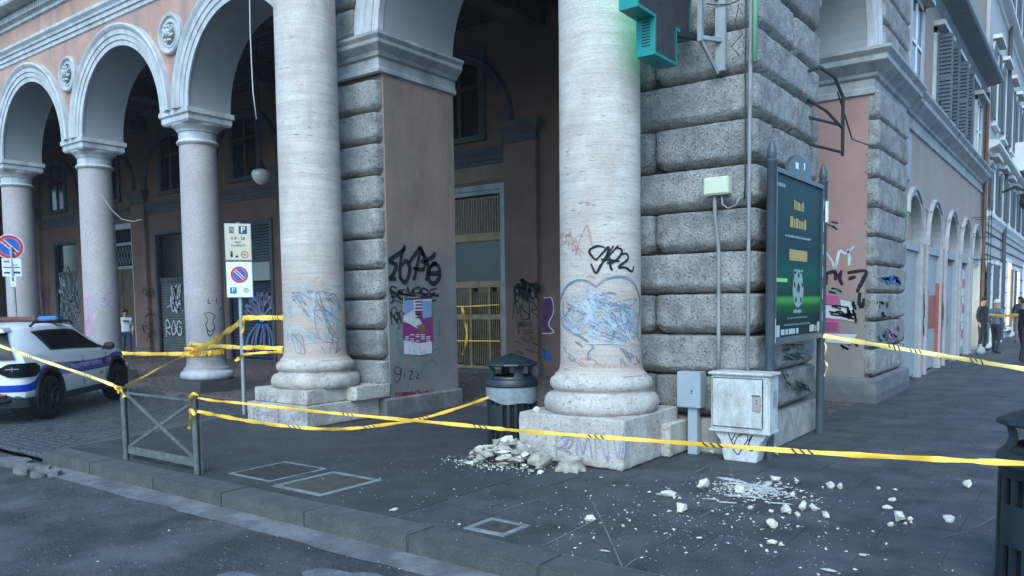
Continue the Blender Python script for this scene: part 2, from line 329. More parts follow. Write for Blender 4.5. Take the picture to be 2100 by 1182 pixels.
# ---------------------------------------------------------------- drawn marks (spray, marker, lettering) as thin paint films on their surface
def spline(pts, k=5):
    P = [Vector((p[0], p[1])) for p in pts]
    if len(P) < 3: return [P[0].lerp(P[-1], i/6) for i in range(7)]
    out = []
    for i in range(len(P)-1):
        p0 = P[max(i-1, 0)]; p1 = P[i]; p2 = P[i+1]; p3 = P[min(i+2, len(P)-1)]
        for j in range(k):
            t = j/k; out.append(0.5*((2*p1)+(p2-p0)*t+(2*p0-5*p1+4*p2-p3)*t*t+(3*p1-p0-3*p2+p3)*t**3))
    out.append(P[-1]); return out
FILM = [0]
def strokes(lines, surf, width, material, parent, name='graffiti', lift=0.004, k=5, smooth=True, **kw):
    FILM[0] = (FILM[0]+1) % 12; lift = lift + FILM[0]*0.0004
    mb = MB()
    for ln in lines:
        pts = spline(ln, k) if smooth else [Vector(p) for p in ln]
        W = [surf(p.x, p.y) for p in pts]
        P = [a+n*lift for a, n in W]; n_ = len(P)
        if n_ < 2: continue
        vs = []; fs = []
        for i in range(n_):
            d = (P[min(i+1, n_-1)]-P[max(i-1, 0)])
            if d.length < 1e-6: d = Vector((0, 0, 1))
            s_ = d.normalized().cross(W[i][1]).normalized()
            wd = width*(0.55+0.45*math.sin(math.pi*min(max((i+1)/(n_+1), 0.12), 0.88)))*rnd.uniform(0.85, 1.15)
            vs += [P[i]-s_*wd/2, P[i]+s_*wd/2]
        for i in range(n_-1): fs.append((2*i, 2*i+1, 2*i+3, 2*i+2))
        mb.add(vs, fs)
    return mb.build(name, material, parent, keep=True, **kw)
FONT = {
 'A': [[(0, 1), (.5, 0), (1, 1)], [(.2, .65), (.8, .65)]], 'B': [[(0, 1), (0, 0), (.7, .1), (.7, .4), (0, .5), (.9, .6), (.8, .95), (0, 1)]],
 'C': [[(1, .1), (.4, 0), (0, .5), (.4, 1), (1, .9)]], 'D': [[(0, 1), (0, 0), (.8, .2), (.9, .7), (0, 1)]], 'E': [[(1, 0), (.1, .05), (0, .5), (.7, .5), (0, .55), (.1, 1), (1, 1)]],
 'F': [[(1, 0), (0, 0), (0, 1)], [(0, .5), (.8, .45)]], 'G': [[(1, .1), (.3, 0), (0, .6), (.5, 1), (1, .8), (.9, .5), (.5, .5)]], 'H': [[(0, 0), (0, 1)], [(0, .5), (1, .5)], [(1, 0), (1, 1)]],
 'I': [[(.5, 0), (.5, 1)]], 'J': [[(1, 0), (.9, .8), (.4, 1), (0, .7)]], 'K': [[(0, 0), (0, 1)], [(1, 0), (.05, .5), (1, 1)]], 'L': [[(0, 0), (0, 1), (1, 1)]],
 'M': [[(0, 1), (.1, 0), (.5, .7), (.9, 0), (1, 1)]], 'N': [[(0, 1), (0, 0), (1, 1), (1, 0)]], 'O': [[(.5, 0), (0, .4), (.3, 1), (.9, .8), (.9, .2), (.5, 0)]],
 'P': [[(0, 1), (0, 0), (.9, .1), (.8, .5), (0, .55)]], 'R': [[(0, 1), (0, 0), (.9, .15), (.8, .5), (0, .5), (1, 1)]], 'S': [[(1, .1), (.3, 0), (.1, .4), (.9, .6), (.8, 1), (0, .9)]],
 'T': [[(0, 0), (1, 0)], [(.5, 0), (.45, 1)]], 'U': [[(0, 0), (.1, .9), (.6, 1), (1, .7), (1, 0)]], 'V': [[(0, 0), (.5, 1), (1, 0)]], 'X': [[(0, 0), (1, 1)], [(1, 0), (0, 1)]],
 'Y': [[(0, 0), (.5, .5), (1, 0)], [(.5, .5), (.3, 1)]], 'Z': [[(0, 0), (1, .05), (0, .95), (1, 1)]], '2': [[(0, .2), (.5, 0), (.9, .3), (0, 1), (1, .95)]],
 '7': [[(0, 0), (1, 0), (.4, 1)]], '-': [[(.1, .5), (.9, .5)]], 'W': [[(0, 0), (.25, 1), (.5, .3), (.75, 1), (1, 0)]], ' ': []}
def lettering(text, box, slope=0.0, jit=0.08, gap=0.25):
    x0, y0, x1, y1 = box; n = len(text); cw = (x1-x0)/(n+gap*(n-1)) if n else 1; out = []
    for i, ch in enumerate(text):
        ox = x0+i*cw*(1+gap); jy = rnd.uniform(-jit, jit)*(y1-y0)
        for st in FONT.get(ch, []):
            out.append([(ox+(px+rnd.uniform(-jit, jit))*cw, y0+jy+(py+rnd.uniform(-jit, jit))*(y1-y0)+slope*(ox-x0)) for px, py in st])
    return out
def scribble(box, n, seed, loops=6):
    r_ = random.Random(seed); x0, y0, x1, y1 = box; out = []
    for _ in range(n):
        cx = r_.uniform(x0, x1); cy = r_.uniform(y0, y1); w_ = (x1-x0)*r_.uniform(.12, .3); h_ = (y1-y0)*r_.uniform(.15, .4); ph = r_.uniform(0, 6); pts = []
        for k in range(loops):
            a = ph+k*r_.uniform(1.1, 2.1); pts.append((min(max(cx+w_*math.cos(a)+k*r_.uniform(-.04, .1)*w_*3, x0), x1), min(max(cy+h_*math.sin(a*1.2), y0), y1)))
        out.append(pts)
    return out
def poly_on(pts, surf, material, parent, name, lift=0.004, **kw):
    P = []
    for p in pts:
        a, n = surf(*p); P.append(a+n*lift)
    mb = MB(); mb.add(P, (tuple(range(len(P))),)); return mb.build(name, material, parent, keep=True, **kw)
def text_obj(s_, size, loc, rot, material, parent, name='lettering', align='CENTER'):
    cu = bpy.data.curves.new(name, 'FONT'); cu.body = s_; cu.size = size; cu.align_x = align; cu.align_y = 'CENTER'; cu.extrude = 0.0008; cu.resolution_u = 2
    cu.materials.append(material); o = bpy.data.objects.new(name, cu); COL.objects.link(o); o.location = loc; o.rotation_euler = rot
    bpy.context.view_layer.update(); me = bpy.data.meshes.new_from_object(o.evaluated_get(bpy.context.evaluated_depsgraph_get())); bpy.data.objects.remove(o)
    o = bpy.data.objects.new(name, me); COL.objects.link(o); o.location = loc; o.rotation_euler = rot; o['kind'] = 'thing'
    if parent is not None: o.parent = parent
    return o
# ================================================================ GROUND
mb = MB(); mb.quad((-400, -300, -0.24), (300, -300, -0.24), (300, 500, -0.24), (-400, 500, -0.24)); mb.build('ground', ASPH, kind='structure')
road = MB(); road.quad((-60, -25, -0.13), (12, -25, -0.13), (12, 4.05, -0.13), (-60, 4.05, -0.13)); ROAD = road.build('asphalt_road', ASPH, kind='structure')
road2 = MB(); road2.quad((3.3, 4.05, -0.13), (12, 4.05, -0.13), (12, 160, -0.13), (3.3, 160, -0.13)); road2.build('side_street', ASPH, kind='structure')
# gutter strip beside the kerb
mb = MB(); n = 60
vs = []; fs = []
for i in range(n+1):
    x = -9.7+i*(12.9/n); a = 3.74+0.04*noise.noise(Vector((x*1.7, 0, 0)))+0.03*noise.noise(Vector((x*7, 3, 0))); b = 4.03
    vs += [(x, a, -0.126), (x, b, -0.1255)]
for i in range(n): fs.append((2*i, 2*i+2, 2*i+3, 2*i+1))
mb.add(vs, fs); mb.build('gutter_strip', GUTT, kind='structure')
# repair patches on the road
mb = MB()
for cx_, cy_, rx, ry in ((-3.75, 3.35, 0.45, 0.22), (-3.05, 3.35, 0.36, 0.22), (-4.3, 3.0, 0.35, 0.12)):
    P = []
    for i in range(26):
        a = 2*math.pi*i/26; q = 1+0.35*noise.noise(Vector((math.cos(a)*1.5+cx_, math.sin(a)*1.5, 4)))
        P.append((cx_+rx*q*math.cos(a), cy_+ry*q*math.sin(a), -0.122))
    mb.add(P, (tuple(range(26)),))
mb.build('road_patch', mat('pale_road_patch', (.17, .175, .18), .85, var=.3, vscale=5, dirt=(.07, .073, .078), dirt_amt=.95, dirt_scale=4, fine=.4), kind='structure')

PAV = empty('pavement', (-6, 4, 0), kind='structure')
def slabbox(mb, x0, y0, x1, y1, zt=0.0, zb=-0.22): mb.box(x0, y0, zb, x1, y1, zt)
mb = MB()
def edgeX(y): return -9.92-(y-4.03)*0.30
poly = [(edgeX(4.33), 4.33), (-4.42, 4.33), (-4.42, 9.9), (-10.2, 9.9), (-11.35, 8.35), (edgeX(8.35)+.1, 8.35)]
mb.prism(poly, lambda x, y: (x, y, -0.22), lambda x, y: (x, y, 0.0)); mb.build('mastic_surface', PAVE, PAV)
mb = MB(); mb.box(-4.42, 4.33, -0.22, 3.3, 120, -0.006); mb.build('slab_bed', JOINT, PAV)
# kerb stones along the road, one by one
x = -9.9; k = 0
while x < 3.0:
    L = 1.16 if k != 1 else 1.3
    mb = MB(); mb.box(x+0.002, 4.03, -0.24, min(x+L, 3.3)-0.002, 4.328, 0.003); o = mb.build('kerb_stone', KERB, PAV, bevel=0.01)
    o.location.z += rnd.uniform(-0.004, 0.003); x += L; k += 1
# return kerb at the left end
for i in range(4):
    y0 = 4.03+i*1.08; mb = MB()
    mb.prism([(edgeX(y0)-0.0, y0), (edgeX(y0)+0.26, y0), (edgeX(y0+1.07)+0.26, y0+1.07), (edgeX(y0+1.07), y0+1.07)] if i else
             [(edgeX(y0)-0.02, y0+0.05), (edgeX(y0)+0.02, y0+0.305), (edgeX(y0+1.07)+0.26, y0+1.07), (edgeX(y0+1.07), y0+1.07)], lambda x, y: (x, y, -0.24), lambda x, y: (x, y, 0.004))
    mb.build('kerb_stone', KERB, PAV, bevel=0.012)
# basalt paving slabs
rows = []; y = 4.335; r_ = 0
meshes = {}
NS = 0
while y < 30:
    h = 0.50 if y < 16 else 1.0
    Lx = 0.92 if y < 16 else 1.84
    x = -4.41 if y < 16 else -2.9; off = (r_ % 2)*Lx*0.5; first = True
    while x < 1.95:
        L = (Lx-off if first and off else Lx); first = False
        x1 = min(x+L, 2.2)
        if NS < 298 and not (x1 < -2.95 and y > 8.2):
            key = (round(x1-x, 2), h)
            if key not in meshes:
                q = MB(); q.box(0.0016, 0.0016, -0.05, x1-x-0.0016, h-0.0016, 0); o = q.build('paving_slab', SLAB, None, bevel=0.002); me = o.data; bpy.data.objects.remove(o); meshes[key] = me
            o = bpy.data.objects.new('paving_slab', meshes[key]); COL.objects.link(o); o.parent = PAV
            o.location = (x+6, y-4, rnd.uniform(-0.0022, 0.0015)); o.rotation_euler = (rnd.uniform(-.002, .002), rnd.uniform(-.002, .002), 0); NS += 1
        x = x1
    y += h; r_ += 1
mb = MB(); mb.box(2.2, 4.335, -0.1, 3.3, 120, -0.001); mb.box(-4.41, 30, -0.1, 2.2, 120, -0.003); mb.build('far_paving', SLAB, PAV)
# lime filled joint lines
Z0 = onZ(0.0)
strokes([[(1215, 1030), (1240, 1082), (1278, 1168)], [(980, 1066), (1060, 1038), (1145, 1013)], [(1110, 1122), (1180, 1088), (1240, 1058)], [(1278, 1168), (1340, 1178), (1420, 1195)], [(1278, 1168), (1300, 1150), (1322, 1138)],
         [(1436, 1062), (1480, 1035), (1512, 1012)], [(1526, 1010), (1490, 1008)], [(1660, 1044), (1695, 1021)], [(1415, 975), (1468, 948)], [(1925, 1105), (1990, 1088), (2040, 1060)], [(1205, 1106), (1245, 1115)], [(1360, 1112), (1388, 1092)]],
        Z0, 0.014, GUTT, PAV, name='joint_filler', lift=0.003, smooth=True)

# cobbled lane in front of the arcade and the floor of the portico
def cobbles(name, x0, y0, x1, y1, z, s, material, keep, label=None):
    V = []; F = []; rr = random.Random(5); nx = int((x1-x0)/s); ny = int((y1-y0)/s)
    for j in range(ny):
        for i in range(nx):
            cx_ = x0+(i+0.5+0.25*(j % 2))*s+rr.uniform(-.08, .08)*s; cy_ = y0+(j+0.5)*s+rr.uniform(-.08, .08)*s
            if not keep(cx_, cy_): continue
            a = s*0.5*rr.uniform(0.92, 1.0); b = a*0.80; zt = z+rr.uniform(-.004, .004); zb = z-0.022; tx, ty = rr.uniform(-.05, .05), rr.uniform(-.05, .05); n0 = len(V)
            for sx, sy in ((-1, -1), (1, -1), (1, 1), (-1, 1)): V.append((cx_+sx*a, cy_+sy*a, zb))
            for sx, sy in ((-1, -1), (1, -1), (1, 1), (-1, 1)): V.append((cx_+sx*b, cy_+sy*b, zt+sx*b*tx+sy*b*ty))
            F += [(n0+4, n0+5, n0+6, n0+7)]+[(n0+k_, n0+(k_+1) % 4, n0+4+(k_+1) % 4, n0+4+k_) for k_ in range(4)]
    me = bpy.data.meshes.new(name); me.from_pydata(V, [], F); me.materials.append(material)
    o = bpy.data.objects.new(name, me); COL.objects.link(o); o['kind'] = 'stuff'; return o
mb = MB(); mb.quad((-60, 4.05, -0.085), (-9.6, 4.05, -0.085), (-9.6, 8.6, -0.085), (-60, 8.6, -0.085)); mb.build('lane_bed', JOINT, kind='structure')
cobbles('cobbled_lane', -32, 4.1, -9.9, 8.4, -0.062, 0.115, COBB, lambda x, y: x < edgeX(y)-0.06)
mb = MB(); mb.box(-60, 8.35, -0.2, -10.2, 14.8, -0.03); mb.box(-10.25, 9.9, -0.2, -2.95, 14.8, -0.03); mb.build('portico_floor_bed', JOINT, kind='structure')
cobbles('portico_floor', -34, 8.4, -2.95, 14.78, -0.004, 0.125, COBI, lambda x, y: (x < -10.25 or y > 9.92))
# broken kerb end with chipped white and red paint
mb = MB()
for (px_, py_, s_) in ((30, 948, .30), (60, 958, .16), (88, 962, .13), (110, 972, .12), (45, 968, .12), (75, 975, .10)):
    c = gz(px_, py_, -0.11); pts = [(c.x+s_*rnd.uniform(.7, 1.2)*math.cos(a), c.y+s_*0.6*rnd.uniform(.7, 1.2)*math.sin(a)) for a in [i*math.pi/4 for i in range(8)]]
    mb.prism(pts, lambda x, y: (x, y, -0.14), lambda x, y: (x, y, -0.075+rnd.uniform(-.01, .01)))
tag(mb.build('broken_kerb_chunk', GUTT), 'broken pale kerb remains at the left end of the kerb', 'kerb rubble')

def access_cover(x0, y0, x1, y1, label, mats_, ribs, fw=0.05):
    t = empty('access_cover', ((x0+x1)/2, (y0+y1)/2, 0), label=label, cat='manhole cover', group='covers set in the pavement')
    mb = MB(); mb.box(x0, y0, -.02, x1, y0+fw, .006); mb.box(x0, y1-fw, -.02, x1, y1, .006); mb.box(x0, y0+fw, -.02, x0+fw, y1-fw, .006); mb.box(x1-fw, y0+fw, -.02, x1, y1-fw, .006)
    mb.build('frame', mats_[0], t)
    mb = MB(); mb.box(x0+fw+.006, y0+fw+.006, -.01, x1-fw-.006, y1-fw-.006, .004)
    if ribs:
        k = int((x1-x0-2*fw)/0.035)
        for i in range(k): xx = x0+fw+.02+i*.035; mb.box(xx, y0+fw+.03, .002, xx+.016, y1-fw-.03, .010)
    mb.build('cover', mats_[1], t)
PALE = mat('pale_lime', (0.20, 0.205, 0.205), 0.9, var=0.2, dirt=(0.08, 0.08, 0.09), dirt_amt=0.9, dirt_scale=5)
IRONC = mat('cast_cover', (0.05, 0.048, 0.046), 0.6, var=0.3, vscale=20, bump=0.6, bscale=50, dirt=(0.10, 0.09, 0.08), dirt_amt=0.5, dirt_scale=8)
access_cover(-6.12, 4.45, -5.42, 5.2, 'dark cast iron cover with broken white surround, nearest the kerb', (PALE, IRONC), False, 0.055)
access_cover(-6.95, 4.55, -6.28, 5.25, 'ribbed iron grating cover beside the metal fence panel', (PALE, IRONC), True, 0.03)
access_cover(-3.74, 4.40, -3.36, 4.74, 'small square cover with pale worn rim, in front of the right travertine column', (PALE, IRONC), False, 0.05)
c = gz(1932, 966); access_cover(c.x-.25, c.y-.18, c.x+.25, c.y+.18, 'faint rectangular cover flush in the slabs left of the right litter bin', (SLAB, IRONC), False, 0.03)
# ================================================================ STONE PIERS, COLUMNS, ARCADE
def stone_block(x0, y0, z0, x1, y1, z1, r, parent, step=0.05, amp=0.012, material=None, seed=0, name='stone_block'):  # r: edge rounding
    """rounded, hand tooled block: box grid pulled to a rounded box and roughened"""
    cap_ = lambda L, q: min(q, L*.45)
    rx, ry = cap_(x1-x0, r*.85), cap_(y1-y0, r*.85); zb_, zt_ = cap_(z1-z0, r*.62), cap_(z1-z0, r*.22)
    def axis(a, b, ra, rb):
        L = b-a; n = max(2, int((L-ra-rb)/step)); q = (0, 0.15, 0.35, 0.6, 0.82)
        return [a+ra*k for k in q]+[a+ra+(L-ra-rb)*i/n for i in range(n+1)]+[b-rb*k for k in q[::-1]]
    X, Y, Z = axis(x0, x1, rx, rx), axis(y0, y1, ry, ry), axis(z0, z1, zb_, zt_); idx = {}; V = []; F = []
    def vid(p):
        k = (round(p[0], 5), round(p[1], 5), round(p[2], 5))
        if k in idx: return idx[k]
        c = Vector((min(max(p[0], x0+rx), x1-rx), min(max(p[1], y0+ry), y1-ry), min(max(p[2], z0+zb_), z1-zt_)))
        d = Vector(p)-c; L = d.length
        if L > 1e-7:
            low = d.z < 0; e_ = 1.5 if low else 2.6; rz_ = zb_ if low else zt_
            sm = (abs(d.x)/rx)**e_+(abs(d.y)/ry)**e_+(abs(d.z)/rz_)**e_
            q = c+d/(sm**(1/e_)); nn = d/L
        else: q = c; nn = Vector((0, 0, 1))
        w_ = noise.noise(q*2.6+Vector((seed*7.3, 0, 0)))*0.6 + noise.noise(q*12+Vector((0, seed, 0)))*0.6 + noise.noise(q*29)*0.75
        q = q+nn*(w_*amp)
        idx[k] = len(V); V.append(tuple(q)); return idx[k]
    for (A, B, fix, mk) in ((X, Z, y0, lambda a, b: (a, y0, b)), (X, Z, y1, lambda a, b: (a, y1, b)), (Y, Z, x0, lambda a, b: (x0, a, b)), (Y, Z, x1, lambda a, b: (x1, a, b)), (X, Y, z0, lambda a, b: (a, b, z0)), (X, Y, z1, lambda a, b: (a, b, z1))):
        for i in range(len(A)-1):
            for j in range(len(B)-1): F.append((vid(mk(A[i], B[j])), vid(mk(A[i+1], B[j])), vid(mk(A[i+1], B[j+1])), vid(mk(A[i], B[j+1]))))
    mb = MB(); mb.add(V, F); return mb.build(name, material or RUST, parent, smooth=True)
JZ = [0.40, 0.85, 1.30, 1.75, 2.20, 2.65, 3.10, 3.57, 4.03, 4.48, 4.94, 5.42]
CAPP = [(0, 5.02), (.035, 5.04), (.035, 5.09), (.012, 5.11), (.012, 5.24), (.05, 5.26), (.075, 5.31), (.15, 5.38), (.165, 5.40), (.165, 5.45), (.20, 5.50), (.20, 5.54), (0, 5.54)]

# ---- pier behind the left travertine column
PA = empty('rusticated_pier', (-9.3, 9.0, 0), label='stone and pink plaster pier covered in black graffiti, behind the left travertine column', cat='pier', kind='thing')
mb = MB(); mb.box(-10.2, 8.30, 0, -8.43, 9.85, 5.54); mb.build('plaster_core', PINKZ, PA)
for i in range(len(JZ)-2):
    stone_block(-10.28, 8.14, JZ[i]+.006, -8.455, 8.5, JZ[i+1]-.006, 0.15, PA, seed=i+3, amp=.011)
for i, (za, zb) in enumerate(((5.56, 6.02), (6.02, 6.48), (6.48, 6.94))):
    stone_block(-10.28, 8.16, za+.01, -8.86+(0, .03, .10)[i], 8.5, zb-.01, 0.12, PA, seed=i+23, amp=.016)
mb = MB(); mb.mould([(-10.3, 8.22), (-8.43, 8.22), (-8.43, 9.9)], CAPP, side=1); mb.build('capital', MOULD2, PA)
mb = MB(); mb.mould([(-10.3, 8.22), (-8.43, 8.22), (-8.43, 9.9)], [(0, 0), (.05, 0), (.05, .25), (.03, .27), (0, .28)], side=1); mb.box(-10.25, 8.18, 0.0, -8.45, 8.34, 0.40); mb.build('foot_course', mat('pier_foot', (.15, .145, .15), .9, var=.3, dirt=(.08, .08, .08), dirt_amt=.7, dirt_scale=4, bump=.4), PA)

# ---- corner pier
PB = empty('rusticated_pier', (-3.9, 9.3, 0), label='rough rusticated corner pier carrying pipes, behind the right travertine column', cat='pier', kind='thing')
mb = MB(); mb.box(-4.85, 8.32, 0, -3.02, 10.40, 12); mb.build('pier_core', CORE, PB)
for i in range(len(JZ)):
    za = JZ[i]; zb = JZ[i+1] if i+1 < len(JZ) else 5.9
    a, b = za+.006, zb-.006
    split = i % 2 == 0
    amp_ = .011; ycut = 8.72 if za < 3.3 else (9.42 if i % 2 else 10.44)
    if split:
        stone_block(-4.92, 8.12, a, -4.035, 8.6, b, 0.15, PB, seed=i, amp=amp_, step=.032)
        stone_block(-4.025, 8.12, a, -2.86, ycut, b, 0.16, PB, seed=i+40, amp=amp_, step=.032)
    else: stone_block(-4.92, 8.12, a, -2.86, ycut, b, 0.16, PB, seed=i+60, amp=amp_, step=.032)
    if ycut < 10.4: stone_block(-3.3, ycut+(0.04 if za < 3.3 else 0.005), a, -2.86, 10.46, b, 0.15, PB, seed=i+80, amp=amp_, step=.032)
FOOT = mat('foot_stone', (.30, .285, .26), .9, var=.25, vscale=5, dirt=(.13, .12, .11), dirt_amt=.8, dirt_scale=2.5, bump=.5)
mb = MB(); mb.box(-4.95, 8.10, 0, -2.82, 10.5, .385); mb.build('foot_course', FOOT, PB, bevel=.02)
mb = MB(); mb.mould([(-3.0, 8.9), (-2.9, 9.3), (-2.9, 10.44), (-4.9, 10.44)], [(0, 5.30), (.03, 5.32), (.03, 5.38), (.05, 5.5), (.14, 5.6), (.16, 5.7), (.22, 5.78), (.22, 5.84), (0, 5.84)], side=1); mb.build('capital', MOULD2, PB)

# ---- two big travertine columns
def wob(seed, amp):
    return lambda a, z: 1+amp*noise.noise(Vector((math.cos(a)*1.5+seed, math.sin(a)*1.5, z*2.5)))
def trav_column(cx, cy, r, label, two_tier):
    t = empty('travertine_column', (cx, cy, 0), label=label, cat='column', kind='thing', group='tall travertine columns in front of the piers')
    prof = [(r+.062, .90), (r+.04, .915), (r+.018, .95), (r+.004, 1.02)]
    prof += [(r*(1-0.05*((z-1.02)/7.0)**1.4), z) for z in [1.02+i*0.25 for i in range(1, 37)]]
    mb = MB(); mb.lathe(prof, 64, (cx, cy), wob=wob(cx, .006)); mb.build('shaft', TRAV, t, smooth=True)
    tor = [(r+.14, .50), (r+.165, .515), (r+.185, .55), (r+.19, .595), (r+.178, .65), (r+.145, .69), (r+.10, .70), (r+.082, .715), (r+.082, .74), (r+.10, .75), (r+.118, .775), (r+.123, .81), (r+.11, .85), (r+.08, .875), (r+.062, .885), (r+.062, .905), (r-.02, .906)]
    mb = MB(); mb.lathe(tor, 64, (cx, cy), wob=wob(cx+4, .022)); mb.build('base_moulding', TRAVB, t, smooth=True)
    if two_tier:
        stone_block(cx-.66, cy-.60, .30, cx+.52, cy+.60, .505, .03, t, amp=.006, material=TRAVB, name='upper_plinth')
        stone_block(cx-.71, cy-.70, 0, cx-.02, cy+.66, .30, .03, t, amp=.006, material=TRAVB, seed=3, name='plinth_stone')
        stone_block(cx-.015, cy-.68, 0, cx+.60, cy+.68, .30, .035, t, amp=.007, material=TRAVB, seed=5, name='plinth_stone')
        stone_block(cx+.1, cy+.1, .30, cx+.74, cy+.78, .50, .03, t, amp=.006, material=TRAVB, seed=9, name='plinth_stone')
    else:
        stone_block(cx-.64, cy-.66, .0, cx+.63, cy+.62, .505, .04, t, amp=.012, material=TRAVB, seed=8, name='plinth')
        stone_block(cx-.2, cy+.2, .0, cx+.72, cy+.80, .36, .04, t, amp=.010, material=TRAVB, seed=11, name='plinth_stone')
    return t
CA = trav_column(-9.15, 7.50, .44, 'left tall travertine column with faded pale blue scrawls low on its shaft', True)
CB = trav_column(-4.31, 7.43, .435, 'right tall travertine column with a painted heart and rubble at its foot', False)

# ---- pink granite columns of the side arcade
ACX = [-14.33, -18.50, -22.67, -26.84]
def granite(cx, label):
    cy = 9.0; t = empty('granite_column', (cx, cy, 0), label=label, cat='column', kind='thing', group='granite columns of the arcade')
    mb = MB(); mb.lathe([(.445, .46), (.41, .475), (.385, .52), (.376, .62)]+[(.376-.03*(k/16)**1.6, .62+4.2*k/16) for k in range(1, 17)], 48, (cx, cy)); mb.build('shaft', GRAN, t, smooth=True)
    mb = MB(); mb.lathe([(.40, .23), (.47, .235), (.505, .27), (.515, .32), (.50, .37), (.46, .405), (.44, .41), (.44, .46), (.3, .461)], 48, (cx, cy)); mb.build('base_moulding', MOULD, t, smooth=True, auto=50)
    mb = MB(); mb.box(cx-.5, cy-.48, -.05, cx+.5, cy+.5, .23); mb.build('plinth', KERB, t, bevel=.012)
    mb = MB(); mb.lathe([(.346, 4.82), (.385, 4.84), (.40, 4.87), (.385, 4.90), (.352, 4.92), (.35, 5.06), (.375, 5.07), (.375, 5.09), (.40, 5.12), (.44, 5.16), (.47, 5.19), (.47, 5.21)], 48, (cx, cy)); mb.build('capital', MOULD, t, smooth=True, auto=50)
    mb = MB(); P_ = [(cx-.42, cy-.42), (cx-.42, cy+.42), (cx+.42, cy+.42), (cx+.42, cy-.42)]
    mb.mould([(cx-.42, cy-.42), (cx+.42, cy-.42), (cx+.42, cy+.42), (cx-.42, cy+.42)], [(-.42, 5.20), (.02, 5.20), (.05, 5.24), (.05, 5.33), (.085, 5.36), (.085, 5.45), (-.42, 5.45)], closed=True, side=1); mb.build('abacus', MOULD, t)
    return t
G3 = granite(ACX[0], 'granite arcade column wrapped in yellow tape beside the parking sign')
G2 = granite(ACX[1], 'granite arcade column with pink scrawl, behind the police car')
G1 = granite(ACX[2], 'granite arcade column behind the round no parking sign at the left edge')
G0 = granite(ACX[3], 'granite arcade column beyond the left edge of the car')

# ---- arcade building
AB = empty('arcade_building', (-20, 9, 0), label='pink plastered palace front carried on a row of round arches', cat='building')
def arch_wall(mbw, mbs, centres, rad, spring, x0, x1, ztop, yf, yb, n=24):
    def seg(xa, za, xb, zb):
        for Y in (yf, yb): mbw.quad((xa, Y, za), (xb, Y, zb), (xb, Y, ztop), (xa, Y, ztop))
        mbs.quad((xa, yf, za), (xb, yf, zb), (xb, yb, zb), (xa, yb, za))
    x = x0
    for c in sorted(centres):
        if c-rad > x: seg(x, spring, c-rad, spring)
        for i in range(n):
            a, b = math.pi*(1-i/n), math.pi*(1-(i+1)/n)
            seg(c+rad*math.cos(a), spring+rad*math.sin(a), c+rad*math.cos(b), spring+rad*math.sin(b))
        x = c+rad
    if x < x1: seg(x, spring, x1, spring)
mw, ms = MB(), MB()
cent = [(-14.33-10.16)/2]+[(ACX[i]+ACX[i+1])/2 for i in range(3)]+[-28.92, -33.1]
arch_wall(mw, ms, cent, 1.62, 5.45, -45, -10.2, 12.5, 8.55, 9.45, 72)
mw.box(-45, 8.55, 0, -34.9, 9.45, 12.4)
mw.build('arcade_wall', PINK, AB, keep=True); ms.build('arch_soffit', SOFF, AB, keep=True)
AP = [(1.60, 0), (1.60, .035), (1.70, .04), (1.705, .06), (1.80, .065), (1.81, .085), (1.90, .09), (1.93, .12), (1.98, .14), (2.02, .12), (2.03, .0)]
for c in cent[:5]:
    mb = MB(); mb.arcmould((c, 5.45), AP, 'x', 8.552, -1); mb.build('archivolt', MOULD, AB, smooth=True, auto=30)
for i, cx in enumerate(ACX[:4]):
    mb = MB(); rp = [(.0, .0), (.0, .03), (.18, .03), (.20, .03), (.22, .055), (.25, .055), (.27, .035), (.30, .035), (.32, .075), (.36, .085), (.385, .06), (.39, 0)]
    vs = []; n = 36
    # ring built about the wall normal
    mb.arcmould((cx, 6.87), [(r_, o_) for r_, o_ in rp[3:]], 'x', 8.55, -1, 0, 2*math.pi, 40); ro = mb.build('roundel', MOULD, AB, smooth=True, auto=30)
    mb = MB(); mb.arcmould((cx, 6.87), [(.001, .02), (.19, .02)], 'x', 8.55, -1, 0, 2*math.pi, 24)
    mb.arcmould((cx, 6.87), [(.001, .17), (.04, .165), (.075, .13), (.09, .09), (.10, .02)], 'x', 8.55, -1, 0, 2*math.pi, 20)
    for k in range(8):
        a = k*math.pi/4; mb.tube([(cx+.10*math.cos(a), 8.50, 6.87+.10*math.sin(a)), (cx+.145*math.cos(a+.3), 8.44, 6.87+.145*math.sin(a+.3)), (cx+.15*math.cos(a+.6), 8.49, 6.87+.15*math.sin(a+.6))], .028, 6)
    mb.build('rosette', MOULD, AB, smooth=True)
mb = MB(); mb.mould([(-45, 8.55), (-10.2, 8.55)], [(0, 7.60), (.03, 7.62), (.03, 7.70), (.06, 7.71), (.06, 7.80), (.09, 7.81), (.10, 7.86), (.15, 7.92), (.15, 7.98), (0, 8.0)]); mb.build('string_course', MOULD, AB)
mb = MB(); mb.mould([(-45, 8.55), (-10.2, 8.55)], [(0, 8.42), (.05, 8.44), (.05, 8.52), (.08, 8.53), (.08, 8.70), (.20, 8.72), (.38, 8.76), (.40, 8.80), (.40, 8.90), (.48, 9.0), (.48, 9.06), (0, 9.1)]); mb.build('cornice', MOULD, AB)
base = MB(); base.box(-.028, -.06, 0, .028, 0, .13); o0 = base.build('dentil', MOULD, None); dm = o0.data; bpy.data.objects.remove(o0)
for i in range(150):
    o = bpy.data.objects.new('dentil', dm); COL.objects.link(o); o.parent = AB; o.location = (-14.5-i*.095+20, 8.47-9, 8.545)
